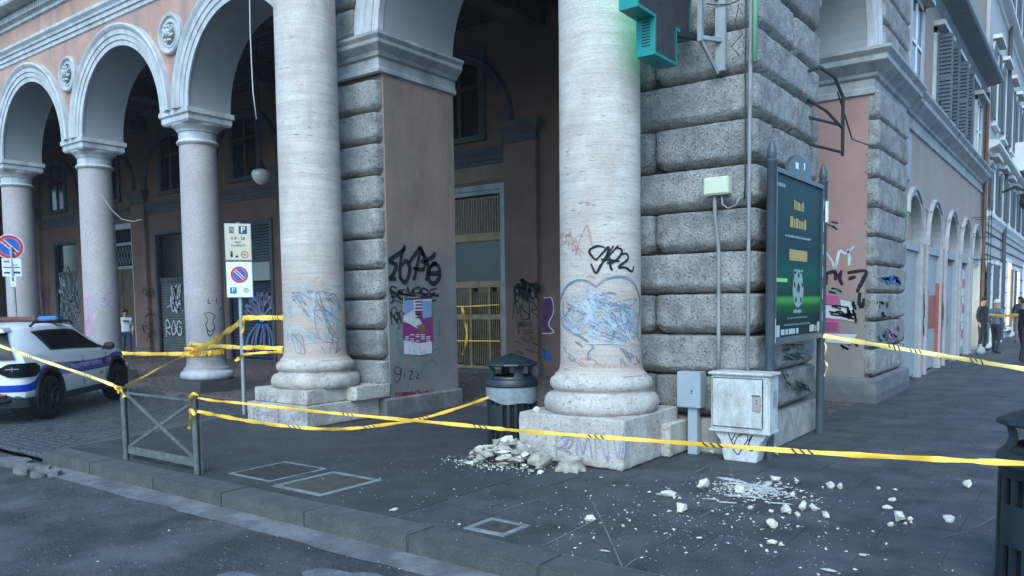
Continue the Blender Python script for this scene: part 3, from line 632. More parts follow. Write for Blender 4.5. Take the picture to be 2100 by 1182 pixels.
# pavilion wall over the two piers, with its own arch
mw, ms = MB(), MB()
arch_wall(mw, ms, [-6.66], 1.76, 5.54, -10.25, -3.02, 12.5, 8.3, 9.85, 72)
mw.build('pavilion_wall', PINK, AB, keep=True); ms.build('arch_soffit', SOFF, AB, keep=True)
mb = MB(); mb.arcmould((-6.66, 5.54), [(1.75, 0), (1.75, .10), (1.86, .105), (1.865, .13), (1.97, .135), (1.98, .155), (2.06, .16), (2.09, .20), (2.14, .20), (2.15, 0)], 'x', 8.3, -1, 0.0, math.pi, 60); mb.build('archivolt', MOULD, AB, smooth=True, auto=30)
# side arch over the street end of the portico
def arch_wall_y(mbw, mbs, c, rad, spring, y0, y1, ztop, xf, xb, n=30):
    ys = [y0]+[c+rad*math.cos(math.pi*(1-i/n)) for i in range(n+1)]+[y1]
    zs = [spring]+[spring+rad*math.sin(math.pi*(1-i/n)) for i in range(n+1)]+[spring]
    for i in range(len(ys)-1):
        if ys[i+1]-ys[i] < 1e-4: continue
        for X in (xf, xb): mbw.quad((X, ys[i], zs[i]), (X, ys[i+1], zs[i+1]), (X, ys[i+1], ztop), (X, ys[i], ztop))
        mbs.quad((xf, ys[i], zs[i]), (xf, ys[i+1], zs[i+1]), (xb, ys[i+1], zs[i+1]), (xb, ys[i], zs[i]))
mb = MB(); mw, ms = MB(), MB(); arch_wall_y(mw, ms, 12.0, 1.5, 5.56, 10.44, 13.5, 12.5, -3.0, -4.85)
mw.build('side_wall', PINK, AB, keep=True); ms.build('arch_soffit', SOFF, AB, keep=True)
mb.arcmould((12.0, 5.56), [(1.49, 0), (1.49, .09), (1.58, .10), (1.60, .12), (1.70, .13), (1.74, .17), (1.78, .17), (1.79, 0)], 'y', -3.0, 1, 0, math.pi, 48); mb.build('archivolt', MOULD, AB, smooth=True, auto=30)
# ceiling of the portico with coffers
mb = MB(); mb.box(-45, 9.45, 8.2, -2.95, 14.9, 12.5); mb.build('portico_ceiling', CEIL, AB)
mb = MB()
for i in range(9):
    X = -10.2-i*4.17; mb.box(X-.25, 9.45, 7.75, X+.25, 14.8, 8.2)
for i in range(8):
    xa = -10.45-i*4.17; xb = xa-3.67
    for ya, yb in ((9.7, 12.0), (12.3, 14.5)):
        for k_, (dd, zz) in enumerate(((.0, 8.12), (.22, 8.15))):
            X0, X1, Y0, Y1 = xb+.25+dd, xa-.25-dd, ya+dd, yb-dd
            mb.box(X0, Y0, zz, X1, Y0+.08, 8.2); mb.box(X0, Y1-.08, zz, X1, Y1, 8.2); mb.box(X0, Y0+.08, zz, X0+.08, Y1-.08, 8.2); mb.box(X1-.08, Y0+.08, zz, X1, Y1-.08, 8.2)
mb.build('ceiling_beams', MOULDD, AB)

# ================================================================ BACK WALL OF THE PORTICO
BW = empty('portico_back_wall', (-20, 14.8, 0), label='dim shop and doorway wall at the back of the portico', cat='building', kind='thing')
YB = 14.8
PIL = [-10.6-4.17*i for i in range(8)]
mb = MB(); mb.box(-48, YB+.3, 0, -4.8, YB+.8, 12)            # deep wall behind openings
bays = [(-12.23, 1.09, 4.36), (-16.75, 1.15, 4.3), (-21.02, 1.2, 4.3), (-25.35, 1.1, 4.3), (-28.75, 0.85, 4.52), (-33.0, 1.15, 4.35), (-37.5, 1.1, 4.3)]
x = -4.8
for c, hw, zt in bays:
    mb.box(c+hw, YB, 0, x, YB+.3, 12); mb.box(c-hw, YB, zt, c+hw, YB+.3, 12); x = c-hw
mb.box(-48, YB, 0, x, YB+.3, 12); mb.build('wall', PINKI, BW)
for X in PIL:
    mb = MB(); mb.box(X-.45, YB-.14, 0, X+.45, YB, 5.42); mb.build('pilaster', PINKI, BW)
    mb = MB(); mb.mould([(X-.45, YB), (X-.45, YB-.14), (X+.45, YB-.14), (X+.45, YB)], [(0, 5.30), (.03, 5.31), (.03, 5.36), (.01, 5.38), (.01, 5.48), (.06, 5.53), (.12, 5.62), (.14, 5.66), (.14, 5.78), (-.14, 5.8)]); mb.build('pilaster_capital', MOULDD, BW)
    mb = MB(); mb.box(X-.49, YB-.18, 0, X+.49, YB-.001, .28); mb.build('pilaster_foot', CORE, BW)
for i in range(len(PIL)-1):
    xa, xb = PIL[i]-.45, PIL[i+1]+.45
    mb = MB(); mb.mould([(xb, YB), (xa, YB)], [(0, 4.92), (.03, 4.94), (.03, 5.02), (.06, 5.03), (.08, 5.12), (.16, 5.22), (.16, 5.30), (0, 5.33)]); mb.build('band_cornice', MOULDD, BW)
    mb = MB(); mb.arcmould(((xa+xb)/2, 5.8), [(1.62, 0), (1.62, .08), (1.74, .09), (1.80, .11), (1.86, 0)], 'x', YB, -1, 0, math.pi, 36); mb.build('blind_arch', MOULDD, BW)
    c = (xa+xb)/2+.25 if i == 0 else (xa+xb)/2
    f = MB(); f.box(c-.78, YB-.07, 5.62, c-.6, YB, 7.65); f.box(c+.6, YB-.07, 5.62, c+.78, YB, 7.65); f.box(c-.6, YB-.07, 7.45, c+.6, YB, 7.65); f.box(c-.82, YB-.12, 5.50, c+.82, YB, 5.62)
    wf = f.build('window', MOULDD, BW)
    g = MB(); g.box(c-.6, YB-.012, 5.62, c+.6, YB-.002, 7.45); g.build('pane', GLASSD, wf)
    g = MB(); g.box(c-.04, YB-.05, 5.62, c+.04, YB-.013, 7.45); g.box(c-.6, YB-.045, 6.75, c+.6, YB-.014, 6.83); g.build('mullion', WOOD, wf)
# -- main door behind the left pier
def frame3(mb, c, hw, zt, w_, d_):
    mb.box(c-hw-w_, YB-d_, 0, c-hw, YB+.02, zt); mb.box(c+hw, YB-d_, 0, c+hw+w_, YB+.02, zt); mb.box(c-hw-w_, YB-d_, zt, c+hw+w_, YB+.02, zt+w_)
c, hw, zt = bays[0]
mb = MB(); mb.box(c-hw-.2, YB-.03, 4.56, c+hw+.2, YB-.001, 4.92); mb.build('beige_panel', BEIGE, BW)
D = MB(); frame3(D, c, hw-.12, 4.24, .10, .03); frame3(D, c, hw-.02, 4.34, .12, .08); D = D.build('street_door', MOULD2, BW)
hw2 = hw-.12
mb = MB()
for i in range(24): xx = c-hw2+.04+i*(2*hw2-.08)/23; mb.box(xx-.014, YB+.05, 3.34, xx+.014, YB+.075, 4.2)
mb.build('grille_bars', BRASS, D)
mb = MB(); mb.box(c-hw2, YB+.15, .1, c+hw2, YB+.16, 4.24); mb.build('pane', GLASSD, D)
mb = MB(); mb.box(c-hw2, YB+.0, 3.16, c+hw2, YB+.12, 3.34); mb.box(c-hw2, YB+.0, 2.05, c+hw2, YB+.12, 2.20); mb.box(c-hw2, YB+.0, .08, c+hw2, YB+.12, .16)
for xx in (c-hw2, c-hw2+.24, c-.03, c+.55, c+hw2-.06): mb.box(xx, YB+.01, .16, xx+.06, YB+.11, 2.05)
mb.box(c-hw2, YB+.02, 1.28, c+hw2, YB+.06, 1.40); mb.build('door_rails', BRASS, D)
mb = MB(); mb.box(c-hw2, YB+.08, 2.2, c+hw2, YB+.09, 3.16); mb.build('transom_glass', GLASSG, D)
mb = MB()
for i in range(34): xx = c-hw2+.03+i*(2*hw2-.06)/33; mb.box(xx-.008, YB+.045, .2, xx+.008, YB+.06, 1.95)
mb.build('door_bars', BRASS, D)
mb = MB(); mb.box(c-hw2-.1, YB-.2, -.02, c+hw2+.1, YB+.1, .09); mb.build('door_step', KERB, D)
# -- shops and door of the arcade
def shutter_shop(c, hw, zt, lower, name='roller_shutter', zl=2.9):
    f = MB(); frame3(f, c, hw-.12, zt-.12, .12, .06); f = f.build('shop_front', MOULDD, BW)
    s_ = MB(); z = .05
    while z < zl:
        s_.add([(c-hw+.12, YB+.10, z), (c+hw-.12, YB+.10, z), (c+hw-.12, YB+.075, z+.045), (c-hw+.12, YB+.075, z+.045), (c+hw-.12, YB+.10, z+.09), (c-hw+.12, YB+.10, z+.09)], ((0, 1, 2, 3), (3, 2, 4, 5))); z += .09
    s_.build(name, lower, f, keep=True)
    g = MB(); g.box(c-hw+.12, YB+.05, zl, c+hw-.12, YB+.14, zl+.14); g.build('lintel_bar', MOULDD, f)
    g = MB(); g.box(c-hw+.12, YB+.12, zl+.14, c+hw-.12, YB+.13, zt-.12); g.build('pane', GLASSD, f)
    return f
s1 = shutter_shop(*bays[5], SHUT, zl=3.0); s2 = shutter_shop(*bays[3], SHUT, zl=2.55); shutter_shop(*bays[1], SHUT); shutter_shop(*bays[6], SHUT)
c, hw, zt = bays[2]
s3 = shutter_shop(c, hw, zt, mat('shutter_mural_ground', (.035, .04, .065), .6, var=.3), zl=2.45)
mb = MB(); mb.box(c-hw+.1, YB-.10, 2.45, c+hw-.1, YB+.05, 2.98); mb.build('sign_box', flat('blank_sign', (.30, .31, .31), .5), s3)
mb = MB()
for i in range(13): z = 3.05+i*.09; mb.add([(c-hw+.12, YB+.02, z), (c+hw-.12, YB+.02, z), (c+hw-.12, YB-.02, z+.05), (c-hw+.12, YB-.02, z+.05)], ((0, 1, 2, 3),))
mb.build('louvre', LOUV, s3, keep=True)
c, hw, zt = bays[4]
f = MB(); frame3(f, c, hw, zt, .20, .07); D2 = f.build('wooden_street_door', flat('pale_door_frame', (.40, .41, .42), .7), BW)
for s_ in (-1, 1):
    g = MB(); g.box(c, YB+.06, .03, c+s_*hw, YB+.10, 3.1)
    for za, zb in ((.25, 1.0), (1.15, 2.1), (2.2, 2.95)): g.box(c+s_*.12, YB+.035, za, c+s_*(hw-.12), YB+.06, zb)
    lf = g.build('door_leaf', WOOD, D2)
    g = MB(); g.lathe([(.001, 0), (.05, 0), (.05, .03), (.001, .03)], 12, (0, 0)); g.v = [(c+s_*.14+v[0], YB+.03-v[2], 1.35+v[1]) for v in g.v]; g.build('knocker', IRON, lf)
g = MB(); g.box(c-hw, YB+.08, 3.1, c+hw, YB+.09, zt); g.build('fanlight', GLASSD, D2)
g = MB()
for i in range(9):
    xx = c-hw+i*(2*hw)/8
    g.bar((xx, YB+.05, 3.25), (xx+.2, YB+.05, 3.9), .014, .014); g.bar((xx+.2, YB+.052, 3.25), (xx, YB+.052, 3.9), .014, .014)
g.box(c-hw, YB+.04, 3.1, c+hw, YB+.07, 3.2); g.box(c-hw, YB+.04, 3.95, c+hw, YB+.07, 4.05); g.build('fanlight_grille', GALV, D2)
# ================================================================ BUILDING ALONG THE SIDE STREET
SB = empty('side_street_building', (-2.95, 20, 0), label='pink side street palace with stone corner, long cornice and arched doorways', cat='building')
XF = -2.95
doors = [(17.38, 'open'), (19.95, 'red'), (22.58, 'shut'), (25.12, 'posters'), (27.5, 'lit')]
hwd, sp = 0.90, 2.78
# wall with arched recesses
mw, ms, mo = MB(), MB(), MB()
y = 13.5
for cy, k_ in doors:
    mw.quad((XF, y, 0), (XF, cy-hwd, 0), (XF, cy-hwd, 12), (XF, y, 12))
    ys = [cy+hwd*math.cos(math.pi*(1-i/20)) for i in range(21)]; zs = [sp+hwd*math.sin(math.pi*(1-i/20)) for i in range(21)]
    for i in range(20):
        mw.quad((XF, ys[i], zs[i]), (XF, ys[i+1], zs[i+1]), (XF, ys[i+1], 12), (XF, ys[i], 12))
        ms.quad((XF, ys[i], zs[i]), (XF, ys[i+1], zs[i+1]), (XF-.30, ys[i+1], zs[i+1]), (XF-.30, ys[i], zs[i]))
    for s_ in (-1, 1): ms.quad((XF, cy+s_*hwd, 0), (XF, cy+s_*hwd, sp), (XF-.30, cy+s_*hwd, sp), (XF-.30, cy+s_*hwd, 0))
    y = cy+hwd
mw.quad((XF, y, 0), (XF, 28.6, 0), (XF, 28.6, 12), (XF, y, 12))
mw.build('street_wall', PINKF, SB, keep=True); ms.build('door_reveal', WHITEF, SB, keep=True)
mb = MB(); mb.box(-4.85, 13.5, 0, -2.96, 14.85, 5.0); mb.build('pier_face', PINKR, SB)
mb = MB(); mb.box(-3.9, 14.85, 0, XF-.31, 28.6, 12); mb.build('inner_core', PINKF, SB)
mb = MB(); mb.box(-4.85, 13.5, 5.0, -2.96, 14.85, 12); mb.build('upper_pier', PINKF, SB)
mb = MB(); mb.box(-2.97, 13.56, 0, -2.90, 15.9, 4.9); mb.box(-2.97, 13.9, 5.5, -2.90, 15.9, 8.3); mb.build('quoin_core', CORE, SB)
for i in range(len(JZ)-1):
    if JZ[i] >= 4.9: break
    n2 = i % 2
    a, b = JZ[i]+.006, JZ[i+1]-.006
    stone_block(-3.04, 13.50, a, -2.80, 15.95 if n2 else 14.9, b, .11, SB, step=.06, seed=i+100, amp=.02)
    if not n2: stone_block(-3.04, 14.91, a, -2.80, 15.95, b, .11, SB, step=.06, seed=i+120)
for i in range(6):
    a = 5.56+i*.46; stone_block(-3.04, 13.85+.0*i, a+.006, -2.82, 15.95 if i % 2 else 15.0, a+.454, .11, SB, step=.06, seed=i+140)
    if not i % 2: stone_block(-3.04, 15.01, a+.006, -2.82, 15.95, a+.454, .11, SB, step=.06, seed=i+160)
mb = MB(); mb.mould([(-4.9, 13.44), (-2.84, 13.44), (-2.84, 16.05)], [(0, 0), (.10, 0), (.12, .15), (.10, .36), (.04, .40), (0, .40)]); mb.build('foot_course', mat('dark_foot', (.13, .13, .14), .9, var=.3, dirt=(.07, .07, .07), dirt_amt=.7, dirt_scale=3, bump=.4), SB)
SP = [(0, 4.85), (.04, 4.87), (.04, 4.95), (.015, 4.98), (.015, 5.10), (.06, 5.13), (.08, 5.18), (.22, 5.30), (.24, 5.32), (.24, 5.40), (.30, 5.47), (.30, 5.52), (0, 5.55)]
mb = MB(); mb.mould([(-4.9, 13.5), (-2.9, 13.5), (-2.9, 16.1), (-2.95, 16.1), (-2.95, 28.6)], SP); mb.build('cornice', MOULD2, SB, smooth=False)
# doorways
for cy, kind_ in doors:
    f = MB(); f.arcmould((cy, sp), [(.90, 0), (.90, .04), (.99, .05), (1.0, .07), (1.06, .08), (1.07, 0)], 'y', XF, 1, 0, math.pi, 32)
    for s_ in (-1, 1): f.box(XF, cy+s_*.90, 0, XF+.05, cy+s_*1.06, sp)
    F = f.build('arched_doorway', flat('doorway_trim', (.33, .32, .325), .8, var=.15), SB, smooth=False)
    g = MB(); g.box(XF-.24, cy-hwd, 2.62, XF-.02, cy+hwd, 2.78); g.build('transom', WHITEF, F)
    g = MB(); pts = [(cy+(hwd-.005)*math.cos(a), sp+(hwd-.005)*math.sin(a)) for a in [math.pi*i/20 for i in range(21)]]
    g.prism(pts, lambda a, b: (XF-.25, a, b), lambda a, b: (XF-.16, a, b)); g.build('lunette_panel', PINKF if kind_ != 'posters' else WHITEF, F)
    if kind_ == 'lit':
        g = MB(); g.box(XF-.25, cy-hwd, .1, XF-.18, cy+hwd, 2.9); g.build('lit_shop_window', WARMP, F)
    elif kind_ == 'open':
        g = MB(); g.box(XF-.29, cy-hwd, .05, XF-.27, cy+hwd, 2.62); g.build('dark_opening', BINV, F)
        g = MB(); g.box(XF-.14, cy-.42, .05, XF-.08, cy+hwd-.01, 2.62); g.build('door_leaf', WHITEF, F)
    else:
        g = MB(); g.box(XF-.29, cy-hwd, .05, XF-.27, cy+hwd, 2.62); g.build('dark_opening', BINV, F)
        g = MB(); g.box(XF-.14, cy-(.62 if kind_ == 'red' else .75), .05, XF-.08, cy+hwd-.01, 2.62 if kind_ == 'red' else 2.45); g.build('door_leaf', WHITEF, F)
    if kind_ == 'red':
        g = MB(); g.box(XF-.08, cy-.62, .95, XF-.072, cy+.88, 1.72); g.box(XF+.001, cy+hwd+.01, .2, XF+.054, cy+hwd+.17, 2.0); g.box(XF-.3, cy+hwd-.012, .3, XF-.001, cy+hwd-.008, 2.0); g.build('red_paint_patch', REDP, F)
    if kind_ == 'posters':
        pm = [flat('sticker_white', (.5, .5, .5), .6), flat('sticker_black', (.03, .03, .035), .6), flat('sticker_pink', (.4, .1, .16), .6), flat('sticker_violet', (.2, .16, .32), .6)]
        for r_ in range(9):
            for q in range(3):
                g = MB(); ya = cy-.72+q*.5; za = .25+r_*.24; g.box(XF-.08, ya+.01, za+.01, XF-.072, ya+.48, za+.22); s_o = g.build('sticker', pm[0 if (r_+q) % 3 else (r_ % 3)+1], F)
# step and posters pieces omitted where the wall is bare; windows with shutters
for i, (cy, kind_) in enumerate(((17.15, 'open'), (19.95, 'shut'), (22.5, 'shut'), (24.9, 'open'), (27.1, 'lit'))):
    f = MB(); f.box(XF, cy-.72, 5.56, XF+.05, cy-.55, 7.42); f.box(XF, cy+.55, 5.56, XF+.05, cy+.72, 7.42); f.box(XF, cy-.72, 7.30, XF+.05, cy+.72, 7.42); f.box(XF, cy-.80, 7.42, XF+.22, cy+.80, 7.52)
    F = f.build('window', MOULD, SB)
    g = MB(); g.box(XF-.02, cy-.55, 5.58, XF+.012, cy+.55, 7.3); g.build('pane', GLASSD, F)
    g = MB(); g.box(XF+.012, cy-.03, 5.58, XF+.035, cy+.03, 7.3); g.box(XF+.012, cy-.55, 6.5, XF+.033, cy+.55, 6.56); g.build('mullion', WHITE, F)
    if kind_ == 'shut':
        for yy, ang, wd in ((cy-.50, .05, .30), (cy+.58, -.1, .30)):
            ux = Vector((math.cos(ang), math.sin(ang), 0)); o_ = Vector((XF+.05, yy, 0)); nn = Vector((-ux.y, ux.x, 0)); fw_ = Vector((0, 0, 1))
            def q_(u, z, d=0): return o_+ux*u+Vector((0, 0, z))+nn*d
            g = MB()
            for u in (.02, wd-.02): g.bar(q_(u, 5.50), q_(u, 7.28), .05, .04, up=ux)
            for z in (5.53, 6.40, 7.25): g.bar(q_(0, z), q_(wd, z), .044, .08)
            g.add([q_(.02, 5.5, .01), q_(wd-.02, 5.5, .01), q_(wd-.02, 7.28, .01), q_(.02, 7.28, .01)], ((0, 1, 2, 3),))
            lf = g.build('shutter', LOUV, F, keep=True)
            for k_ in range(20):
                z = 5.60+k_*.082; g2 = MB(); g2.obox(q_(wd/2, z, -.015), ux, nn, Vector((0, 0, 1)), wd/2-.04, .012, .026)
                if abs(z-6.40) > .05: sl = g2.build('slat', LOUV, None); sl.data.transform(Matrix.Translation(-Vector(F.parent.location))); sl.parent = lf
        g = MB()
        for k_ in range(9): g.box(XF+.12, cy-.6+k_*.15, 5.56, XF+.135, cy-.588+k_*.15, 5.85)
        g.box(XF+.11, cy-.62, 5.83, XF+.14, cy+.62, 5.86); g.build('railing', IRON, F)
mb = MB(); mb.mould([(-2.95, 13.2), (-2.95, 28.4)], [(0, 7.86), (.05, 7.92), (.08, 8.0), (.10, 8.04), (.48, 8.10), (.52, 8.14), (.52, 8.24), (0, 8.5)]); mb.build('eaves', EAVE, SB)
mb = MB(); mb.tube([(-2.84, 28.5, 0), (-2.84, 28.5, 7.9)], .055, 10); mb.build('drainpipe', mat('copper_pipe', (.12, .06, .05), .6, var=.3), SB)
mb = MB(); mb.box(XF, 16.12, 3.9, XF+.05, 16.75, 4.75); mb.build('wall_plaque', WHITEF, SB)
mb = MB(); mb.box(XF, 16.02, 3.25, XF+.14, 16.3, 3.55); mb.build('meter_box', CREAM, SB)
pts = []
for i in range(4):
    ya = 17.4+i*2.55
    for k_ in range(8): t_ = k_/8; pts.append((XF+.06, ya+t_*2.55, 3.78-.32*math.sin(math.pi*t_)))
mb = MB(); mb.tube(pts, .008, 5); mb.build('sagging_cable', CABLE, SB)
mb = MB()
for z in (2.75, 3.4, 3.95): mb.bar((XF, 26.5, z), (XF+.5, 26.5, z), .02, .02); mb.bar((XF, 27.2, z), (XF+.5, 27.2, z), .02, .02)
mb.bar((XF+.42, 26.5, 2.2), (XF+.42, 26.5, 4.5), .02, .02); mb.bar((XF+.42, 27.2, 2.2), (XF+.42, 27.2, 4.5), .02, .02); mb.build('iron_bracket', IRON, SB)

# ================================================================ FAR BUILDING
FB = empty('far_street_building', (-2.9, 40, 0), label='tall pale building further down the side street with lit shop windows', cat='building')
X2 = -2.86
mb = MB(); mb.box(-14, 28.65, 0, X2, 95, 26); mb.build('street_wall', FAR1, FB)
for z in (.6, 1.2, 1.8, 2.4, 3.0, 3.35, 3.7):
    mb = MB(); mb.box(X2, 28.7, z, X2+.03, 95, z+.045 if z > 3 else z+.03); mb.build('string_line', MOULDD, FB)
for z0, out in ((3.95, .16), (6.1, .35), (11.2, .3), (16.0, .3), (20.5, .3)):
    mb = MB(); mb.mould([(X2, 28.62), (X2, 95)], [(0, z0), (.05, z0+.03), (.08, z0+.12), (out*.8, z0+.2), (out, z0+.25), (out, z0+.36), (0, z0+.42)]); mb.build('cornice', FAR2, FB)
def far_window(cy, z0, h, w_, kind_='dark', hood=True):
    f = MB(); f.box(X2, cy-w_/2-.16, z0-.1, X2+.07, cy-w_/2, z0+h+.14); f.box(X2, cy+w_/2, z0-.1, X2+.07, cy+w_/2+.16, z0+h+.14); f.box(X2, cy-w_/2, z0+h, X2+.07, cy+w_/2, z0+h+.14); f.box(X2, cy-w_/2-.2, z0-.2, X2+.14, cy+w_/2+.2, z0-.1)
    if hood: f.box(X2, cy-w_/2-.25, z0+h+.2, X2+.25, cy+w_/2+.25, z0+h+.32)
    F = f.build('window', FAR2, FB)
    g = MB(); g.box(X2-.01, cy-w_/2, z0, X2+.02, cy+w_/2, z0+h); g.build('pane', {'dark': GLASSD, 'lit': WARM, 'pale': WARMP}[kind_], F)
    if kind_ == 'dark':
        for s_ in (-1, 1):
            g = MB(); g.box(X2+.08, cy+s_*(w_/2+.02), z0, X2+.12, cy+s_*(w_/2+.02+w_*.45), z0+h); g.build('shutter', LOUV, F)
for i in range(12):
    cy = 30.4+i*2.9
    for z0, h in ((4.45, 1.45), (7.3, 2.3), (12.2, 2.4), (17, 2.4)): far_window(cy, z0, h, 1.05)
    if i % 3 == 2: far_window(cy+1.2, .5, 2.5, 1.3, 'lit', False)
    else:
        far_window(cy, .15, 2.6, 1.3, 'pale' if i % 3 == 1 and i > 3 else 'dark', False)
mb = MB(); mb.tube([(X2+.1, 34.2, 0), (X2+.1, 34.2, 12)], .07, 8); mb.build('drainpipe', MOULDD, FB)
mb = MB(); mb.box(X2, 37.2, 6.6, X2+.9, 40.5, 6.8); mb.box(X2+.82, 37.2, 6.8, X2+.9, 40.5, 7.7); mb.box(X2, 37.2, 6.8, X2+.82, 37.28, 7.7); mb.build('balcony', FAR2, FB)
mb = MB(); mb.tube([(X2, 33.0, 5.3), (X2+.5, 33.0, 5.5), (X2+.8, 33.0, 5.3)], .04, 6); mb.lathe([(.02, 5.3), (.16, 5.2), (.2, 4.9), (.1, 4.7), (.01, 4.68)], 10, (X2+.8, 33.0)); mb.build('wall_lantern', IRON, FB)
# ================================================================ LITTER BINS
def litter_bin(x, y, label, bag=False, rz=0.0):
    t = empty('litter_bin', (x, y, 0), rz, label=label, cat='litter bin', group='dark litter bins on the pavement')
    k = dict(world=False)
    mb = MB(); mb.lathe([(.27, 0), (.285, .01), (.285, .05), (.265, .07), (.262, .70), (.01, .70)], 32); mb.build('body', BINV, t, smooth=True, auto=40, **k)
    mb = MB(); mb.lathe([(.27, 0), (.30, 0), (.305, .02), (.305, .055), (.275, .06)], 32); mb.build('base_ring', BINM, t, smooth=True, auto=35, **k); mb = MB(); mb.lathe([(.272, .64), (.295, .65), (.30, .70), (.312, .715), (.312, .76), (.295, .79), (.27, .80), (.2, .80)], 32); mb.build('collar', BINM, t, smooth=True, auto=35, **k)
    rib = MB(); rib.obox((.284, 0, .355), Vector((1, 0, 0)), Vector((0, 1, 0)), Vector((0, 0, 1)), .016, .019, .30); ro = rib.build('slat', BINM, t, bevel=.008, **k)
    for i in range(1, 22):
        c = ro.copy(); COL.objects.link(c); c.rotation_euler.z = i*2*math.pi/22
    for s_ in (0, 1):
        mb = MB(); pts = [(.302*math.cos(a), .302*math.sin(a)) for a in [-2.0+s_*math.pi+q*.11 for q in range(-3, 4)]]
        for q in range(6): mb.add([(pts[q][0], pts[q][1], .26), (pts[q+1][0], pts[q+1][1], .26), (pts[q+1][0], pts[q+1][1], .50), (pts[q][0], pts[q][1], .50)], ((0, 1, 2, 3),))
        mb.build('badge_panel', BINM, t, **k)
    # hood: four pillars flaring out between the openings, then a conical lid
    mb = MB()
    for q in range(4):
        a0 = q*math.pi/2+.62-math.pi/2*0.0; prof = [(.285, .79), (.262, .82), (.25, .87), (.262, .92), (.30, .955)]
        mb.lathe(prof, 6, a0=a0-.22, a1=a0+.22); mb.lathe([(r-.03, z) for r, z in prof], 6, a0=a0-.22, a1=a0+.22)
        for a in (a0-.22, a0+.22):
            P = [(r*math.cos(a), r*math.sin(a), z) for r, z in prof]+[((r-.03)*math.cos(a), (r-.03)*math.sin(a), z) for r, z in prof[::-1]]
            mb.add(P, (tuple(range(len(P))),))
    mb.lathe([(.262, .79), (.25, .82), (.22, .83)], 32)
    mb.build('hood', BINM, t, smooth=True, auto=40, **k)
    mb = MB(); mb.lathe([(.27, .94), (.31, .945), (.318, .955), (.312, .975), (.24, 1.005), (.14, 1.045), (.06, 1.07), (.03, 1.085), (.001, 1.09)], 12); mb.lathe([(.27, .94), (.05, .95), (.001, .95)], 12); mb.build('lid', BINM, t, **k)
    if bag:
        def low(a): return .565+.05*math.sin(a-.6)+.012*math.sin(5*a)
        vs = []; fs = []; n = 48
        for r_, kk in ((0, 1.0), (1, .5), (2, 0.0)):
            for i in range(n):
                a = 2*math.pi*i/n; z0 = low(a); rr = .306+.006*noise.noise(Vector((math.cos(a)*5, math.sin(a)*5, r_*3.0))); vs.append((rr*math.cos(a), rr*math.sin(a), z0+(.70-z0)*kk))
        for r_ in range(2):
            for i in range(n): fs.append((r_*n+i, r_*n+(i+1) % n, (r_+1)*n+(i+1) % n, (r_+1)*n+i))
        mb = MB(); mb.add(vs, fs); mb.build('liner_bag', LINER, t, smooth=True, **k)
    return t
litter_bin(-5.50, 7.40, 'dark litter bin with a pale liner hanging out, standing between the two travertine columns', True, .35)
litter_bin(-.13, 5.38, 'dark slatted litter bin cut by the right edge, close to the camera', False, -.35)

# ================================================================ METAL FENCE PANEL ON THE KERB
fe = empty('pedestrian_barrier', (-7.92, 4.38, 0), label='low grey metal barrier with crossed bars and yellow tape, on the kerb', cat='barrier')
for X in (-8.60, -7.20):
    mb = MB(); mb.box(X-.035, 4.35, -.02, X+.035, 4.365, .80); mb.box(X-.035, 4.395, -.02, X+.035, 4.41, .80); mb.box(X-.02, 4.365, -.02, X-.005, 4.395, .79); mb.box(X-.037, 4.348, .79, X+.037, 4.412, .80); mb.build('post', FENM, fe)
mb = MB(); mb.box(-8.565, 4.37, .73, -7.235, 4.39, .755); mb.build('top_rail', FENM, fe)
mb = MB(); mb.box(-8.565, 4.37, .07, -7.235, 4.39, .15); mb.build('bottom_rail', FENM, fe)
mb = MB(); mb.bar((-8.57, 4.374, .74), (-7.23, 4.374, .14), .016, .035); mb.build('cross_bar', FENM, fe)
mb = MB(); mb.bar((-8.57, 4.391, .14), (-7.23, 4.391, .74), .016, .035); mb.build('cross_bar', FENM, fe)

# ================================================================ UTILITY BOXES
ub = empty('utility_cabinet', (-2.9, 7.98, 0), label='pale grey plastic street cabinet on a tapered foot, at the pier corner', cat='utility cabinet')
mb = MB(); mb.prism([(-3.08, 0), (-2.74, 0), (-2.70, .20), (-2.62, .31), (-3.20, .31), (-3.12, .20)], lambda x, z: (x, 7.86, z), lambda x, z: (x, 8.08, z)); mb.build('foot', CABM, ub, bevel=.008)
mb = MB(); mb.box(-3.215, 7.83, .325, -2.595, 8.10, .90); mb.build('case', CABM, ub, bevel=.012)
mb = MB(); mb.box(-3.195, 7.812, .36, -2.66, 7.829, .875); mb.build('door', CABM, ub, bevel=.012)
mb = MB(); mb.box(-3.24, 7.80, .902, -2.57, 8.12, .932); mb.build('lid', CABM, ub, bevel=.010)
mb = MB(); mb.box(-3.23, 7.815, .305, -2.585, 8.11, .335); mb.build('base_ledge', CABM, ub, bevel=.006)
mb = MB(); mb.box(-2.765, 7.805, .54, -2.68, 7.811, .70); mb.build('lock_recess', flat('lock_panel', (.30, .28, .26), .6), ub, bevel=.003)
mb = MB(); mb.disc((-2.72, 7.802, .655), (0, -1, 0), .007); mb.disc((-2.72, 7.802, .625), (0, -1, 0), .007); mb.box(-2.77, 7.801, .70, -2.69, 7.808, .708); mb.build('lock', BLACK, ub)
s_ = onY(7.86)
strokes([[(1494, 888), (1500, 903), (1504, 912)], [(1508, 890), (1500, 905)], [(1530, 892), (1518, 890), (1508, 905), (1505, 922), (1514, 932), (1522, 920), (1534, 900), (1528, 888), (1516, 896)], [(1534, 912), (1544, 892), (1536, 905), (1540, 925), (1548, 918)]], s_, .011, GBLK, ub)
strokes(lettering('VIRAS', (1585, 800, 1594, 838)), onX(-2.595), .008, GVIO, ub)
pb = empty('small_box_on_post', (-3.5, 8.0, 0), label='narrow blue grey box on a square post, left of the pale cabinet', cat='utility box')
